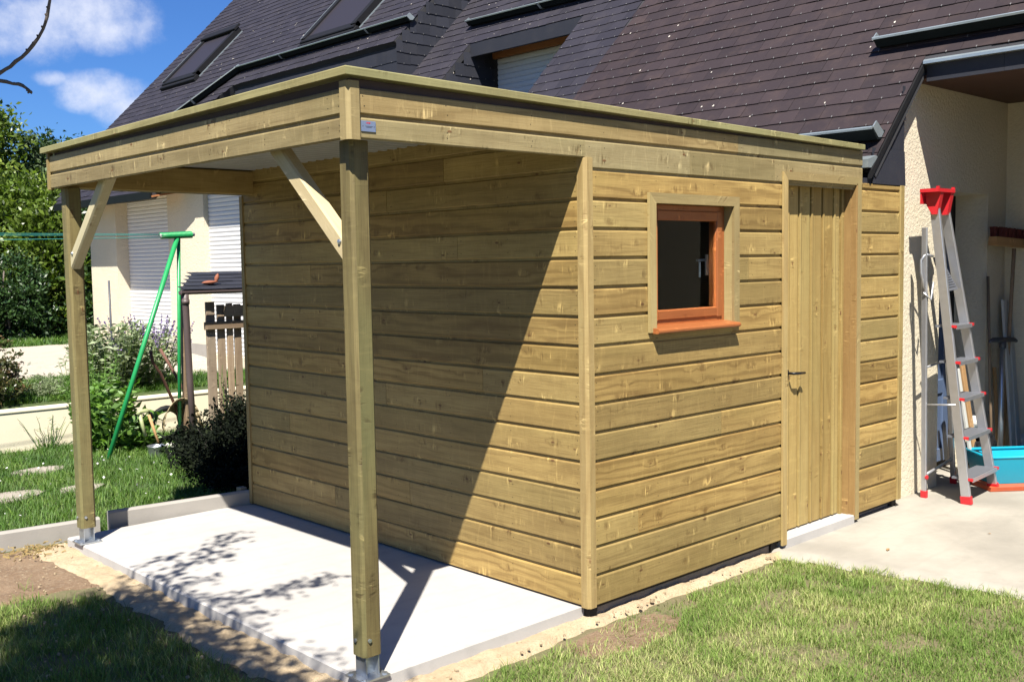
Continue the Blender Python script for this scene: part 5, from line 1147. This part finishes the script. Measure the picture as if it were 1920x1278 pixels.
for i, z in enumerate((.125, .405, .665, .91, 1.15)):
    f = (z - GZ) / (1.96 - GZ); a, c = FL0.lerp(FL1, f), FR0.lerp(FR1, f); a.z = c.z = z
    b = MB(); u_ = (c - a).normalized(); v_ = Vector((-u_.y, u_.x, 0)); fm = frame(a, u_, v_); L = (c - a).length
    b.prism([(-.05, -.014), (.085, -.014), (.085, .0), (-.045, .0), (-.05, -.004)], .012, L - .012, fm, (.5,) * 3); 
    o = b.build('step', M['alustep'], t)
    b = MB(); b.prism([(-.056, -.026), (-.0505, -.026), (-.0505, .0005), (-.056, .0005)], .012, L - .012, fm, (.5,) * 3); b.build('step_edge', M['alu'], o)
    for k, (u0, u1) in enumerate(((-.014, .002), (L - .002, L + .014))): b = MB(); b.prism([(-.060, -.016), (-.03, -.012), (-.03, .003), (-.060, .003)], u0, u1, fm, (.5,) * 3); b.build('step_cap', M['red'], o)
# folding platform
b = MB(); p0, p1, p2, p3 = Vector((3.325, -.175, 1.375)), Vector((3.555, -.16, 1.385)), Vector((3.455, -.075, 1.615)), Vector((3.355, -.085, 1.605))
nrm = (p1 - p0).cross(p3 - p0).normalized() * -.014
b.quad([p0, p1, p2, p3]); b.quad([p3 + nrm, p2 + nrm, p1 + nrm, p0 + nrm])
for a, c in ((p0, p1), (p1, p2), (p2, p3), (p3, p0)): b.quad([a, a + nrm, c + nrm, c])
for k in range(11):
    f = .1 + .07 * k; a, c = p0.lerp(p3, f), p1.lerp(p2, f); b.beam(a.lerp(c, .08) - nrm * .15, a.lerp(c, .92) - nrm * .15, .006, .004)
b.build('platform', M['alustep'], t)
b = MB(); b.tube([(3.25, -.065, 1.40), (3.235, -.05, 1.50), (3.232, -.05, 1.585), (3.25, -.07, 1.625), (3.30, -.10, 1.61)], .008, 8); b.build('platform_arm', M['alu'], t, True)
b = MB(); b.tube([(3.455, -.075, 1.60), (3.475, -.06, 1.64), (3.49, -.05, 1.66)], .011, 8); b.build('platform_arm', M['alu'], t, True)
b = MB(); b.tube([(3.25, -.06, 1.37), (3.30, -.09, 1.32), (3.31, -.1, 1.44)], .007, 8); b.build('platform_arm', M['alu'], t, True)
# red head
hd = MB(); fm = frame((3.205, -.095, 1.985), (1, .02, 0), (0, 1, 0))
hd.prism([(-.08, .045), (.045, .045), (.045, .068), (-.08, .068)], -.005, .255, fm, (.5,) * 3)
for x0 in (.045, .205): hd.prism([(-.075, .045), (.035, .045), (.02, -.04), (-.015, -.10), (-.048, -.10)], x0, x0 + .045, fm, (.5,) * 3)
hd.prism([(.035, -.03), (.045, -.03), (.045, .045), (.035, .045)], .0, .25, fm, (.5,) * 3)
for x0 in (-.003, .235): hd.prism([(-.08, .068), (-.062, .068), (-.062, .082), (-.08, .082)], x0, x0 + .018, fm, (.5,) * 3)
hd.build('head', M['red'], t)
b = MB(); b.tube([(3.31, -.06, 1.95), (3.33, -.055, 2.0), (3.39, -.055, 2.0), (3.405, -.06, 1.93)], .013, 8); b.build('grab_hoop', M['alu'], t, True)
b = MB(); b.tube([(3.40, -.005, .10), (3.99, .04, .14)], .010, 8); b.build('rear_brace', M['alu'], t, True)
b = MB(); b.tube([(3.37, -.012, .85), (3.95, .03, .88)], .008, 8); b.build('rear_brace', M['alu'], t, True)
for p in ((3.405, -.025, .095), (3.345, -.032, .845), (3.285, -.045, 1.37), (3.99, .015, .60)): b = MB(); b.lathe([(0, .0), (0, .016), (.010, .014), (.012, 0)], p, 12, axis=(-.2, -1, 0)); b.build('knob', M['red'], t)
b = MB(); b.tube([(3.385, -.02, .60), (3.36, -.24, .62)], .006, 6); b.build('spreader', M['alu'], t, True)

# ------------------------------------------------------------------ things leaning in the porch
t = thing('push_broom', 'big wooden push broom with dark red bristles leaning high against the porch wall', 'broom', (4.8, .0, GZ))
b = MB(); b.prism([(-.035, -.03), (.035, -.03), (.03, .035), (-.03, .035)], -.32, .32, frame((4.83, -.03, 1.70), (1, -.1, -.05), (0, 1, 0)), None); b.build('head', M['plank'], t)
b = MB(); 
for i in range(260):
    f = R.uniform(-.31, .31); g = R.uniform(-.028, .028); p = Vector((4.83 + f, -.03 - .1 * f + g, 1.735 - .05 * f)); b.beam(p, p + Vector((R.gauss(0, .008), R.gauss(0, .008), .075)), .006, .004)
b.build('bristles', M['bristle'], t)
b = MB(); b.tube([(4.86, .04, GZ), (4.84, -.03, 1.66)], .014, 10); b.build('handle', M['oldwood'], t, True)
t = thing('scraper', 'T handled tool with grey grip and shiny steel shaft standing beside the blue tray', 'scraper', (4.6, -.1, GZ))
b = MB(); b.tube([(4.57, -.06, GZ), (4.655, -.03, .93)], .019, 12); b.build('shaft', M['zinc'], t, True)
b = MB(); b.tube([(4.42, -.03, .965), (4.48, -.03, .975), (4.66, -.03, .965), (4.86, -.03, .955), (4.92, -.03, .94)], [.012, .019, .021, .019, .012], 12); b.tube([(4.655, -.03, .90), (4.66, -.03, .96)], .026, 10); b.build('grip', M['darkslab'], t, True)
t = thing('wooden_batten', 'orange wooden batten between the steel tool and the pale boards', 'batten', (4.72, .03, GZ)); b = MB(); b.beam((4.66, -.02, GZ), (4.76, .07, .74), .028, .022, c=.004); b.build('bar', M['plank'], t)
for i, (x0, x1, h, w_) in enumerate(((4.80, 4.92, .72, .075), (4.90, 5.02, .70, .07))):
    t = thing('leaning_board', ['pale grey leaning board, left of the two beside the batten', 'pale grey leaning board, right of the two in the porch corner'][i], 'board', (x0, 0, GZ), 'pale boards leaning in the porch')
    b = MB(); b.beam((x0 - .05, -.10, GZ), (x1 - .05, .05, h * 1.75), w_, .02, (1, 0, 0), .002); b.build('panel', M['offwhite'], t)
t = thing('garden_rake', 'thin wooden rake handle leaning in the shaded porch corner behind the steel tool', 'rake', (4.50, .0, GZ))
b = MB(); b.tube([(4.50, -.03, GZ), (4.62, .075, 1.45)], .012, 8); b.build('handle', M['oldwood'], t, True)
b = MB(); b.tube([(4.38, -.04, GZ + .03), (4.62, -.03, GZ + .03)], .010, 8); b.build('head', M['darkmetal'], t, True)
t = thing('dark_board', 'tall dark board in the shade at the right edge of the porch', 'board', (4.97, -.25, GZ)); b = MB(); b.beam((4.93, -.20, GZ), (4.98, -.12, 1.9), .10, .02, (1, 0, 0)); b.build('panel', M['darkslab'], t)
for i, (x, w_, h, col) in enumerate(((4.11, .035, .78, 'offwhite'), (4.18, .06, .82, 'plank'))):
    t = thing('leaning_plank', ['narrow pale strip leaning by the blue door', 'orange pine plank leaning just right of the blue door'][i], 'plank', (x, .1, GZ), 'planks leaning by the blue door')
    b = MB(); b.beam((x + .10, -.02, GZ), (x, .075, h), w_, .018, (1, 0, 0), .002); b.build('board', M[col], t)
t = thing('rag_pile', 'crumpled white and dark rubbish behind the blue tray', 'rubbish', (4.35, .0, GZ))
for k, (x, y, z, s_, mt) in enumerate(((4.33, .03, .34, .07, 'offwhite'), (4.42, .02, .22, .10, 'black'), (4.30, .03, .12, .10, 'black'), (4.98, -.12, .12, .09, 'offwhite'))):
    bm = bmesh.new(); bmesh.ops.create_icosphere(bm, subdivisions=3, radius=s_)
    for v in bm.verts: v.co *= 1 + .6 * mn.noise(v.co * 14 + Vector((k * 3, 0, 0))); v.co += Vector((x, y, z))
    me = bpy.data.meshes.new('lump'); bm.to_mesh(me); bm.free(); me.materials.append(M[mt]); o = bpy.data.objects.new('lump', me); COL.objects.link(o); adopt(o, t)
t = thing('mortar_tray', 'bright cyan plastic trough with an orange rim lying behind the stepladder', 'trough', (4.5, -.2, GZ))
fm = frame((4.16, .035, GZ), (.62, -.50, 0), (.50, .62, 0)); L = 1.25; h = .23
b = MB()
V0 = [(0, 0), (L, 0), (L, -.30), (0, -.30)]; o_ = .05
def P3(u, v, z): return fm @ Vector((u, v, z))
lo = [P3(.05, -.05, .035), P3(L - .05, -.05, .035), P3(L - .05, -.30, .035), P3(.05, -.30, .035)]; hi = [P3(0, 0, h), P3(L, 0, h), P3(L, -.36, h), P3(0, -.36, h)]
b.quad(lo)
for k in range(4): b.quad([lo[k], lo[(k + 1) % 4], hi[(k + 1) % 4], hi[k]])
tr = b.build('basin', M['cyan'], t); sm = tr.modifiers.new('s', 'SOLIDIFY'); sm.thickness = .008
b = MB(); b.tube(hi + [hi[0]], .012, 8); b.build('rim', M['cyan'], t, True)
b = MB(); b.prism([(-.40, .0), (.0, .0), (.01, .03), (-.41, .03)], -.02, L, fm, (.5,) * 3); b.build('base_rim', M['orangeplastic'], t)
# bits on the drive
for i, (x, y, a, s_) in enumerate(((2.02, -.45, .3, .03), (2.75, -.72, 1.2, .016))):
    b = MB(); d = Vector((math.cos(a), math.sin(a), 0)); n_ = Vector((-d.y, d.x, 0)); c0 = Vector((x, y, -.046))
    b.quad([c0 - d * s_, c0 + n_ * s_ * .35 + Vector((0, 0, .004)), c0 + d * s_, c0 - n_ * s_ * .35 + Vector((0, 0, .003))]); tag(b.build('dry_leaf', M['leafbrown']), ['pale dry leaf on the drive in front of the door', 'small brown dry leaf on the drive left of the ladder'][i], 'leaf', 'dry leaves on the drive')

# all paints and surfaces a little darker than first mixed: the picture is exposed for them
for mt in bpy.data.materials:
    if mt.name == 'window_glass' or not mt.use_nodes: continue
    for nd in list(mt.node_tree.nodes):
        if nd.type in ('BSDF_PRINCIPLED', 'BSDF_TRANSLUCENT'):
            sk = nd.inputs[0]; mx = mt.node_tree.nodes.new('ShaderNodeMix'); mx.data_type = 'RGBA'; mx.blend_type = 'MULTIPLY'; mx.inputs[0].default_value = 1.0; mx.inputs[7].default_value = (.72, .72, .72, 1)
            if sk.is_linked: mt.node_tree.links.new(sk.links[0].from_socket, mx.inputs[6])
            else: mx.inputs[6].default_value = sk.default_value
            mt.node_tree.links.new(mx.outputs[2], sk)
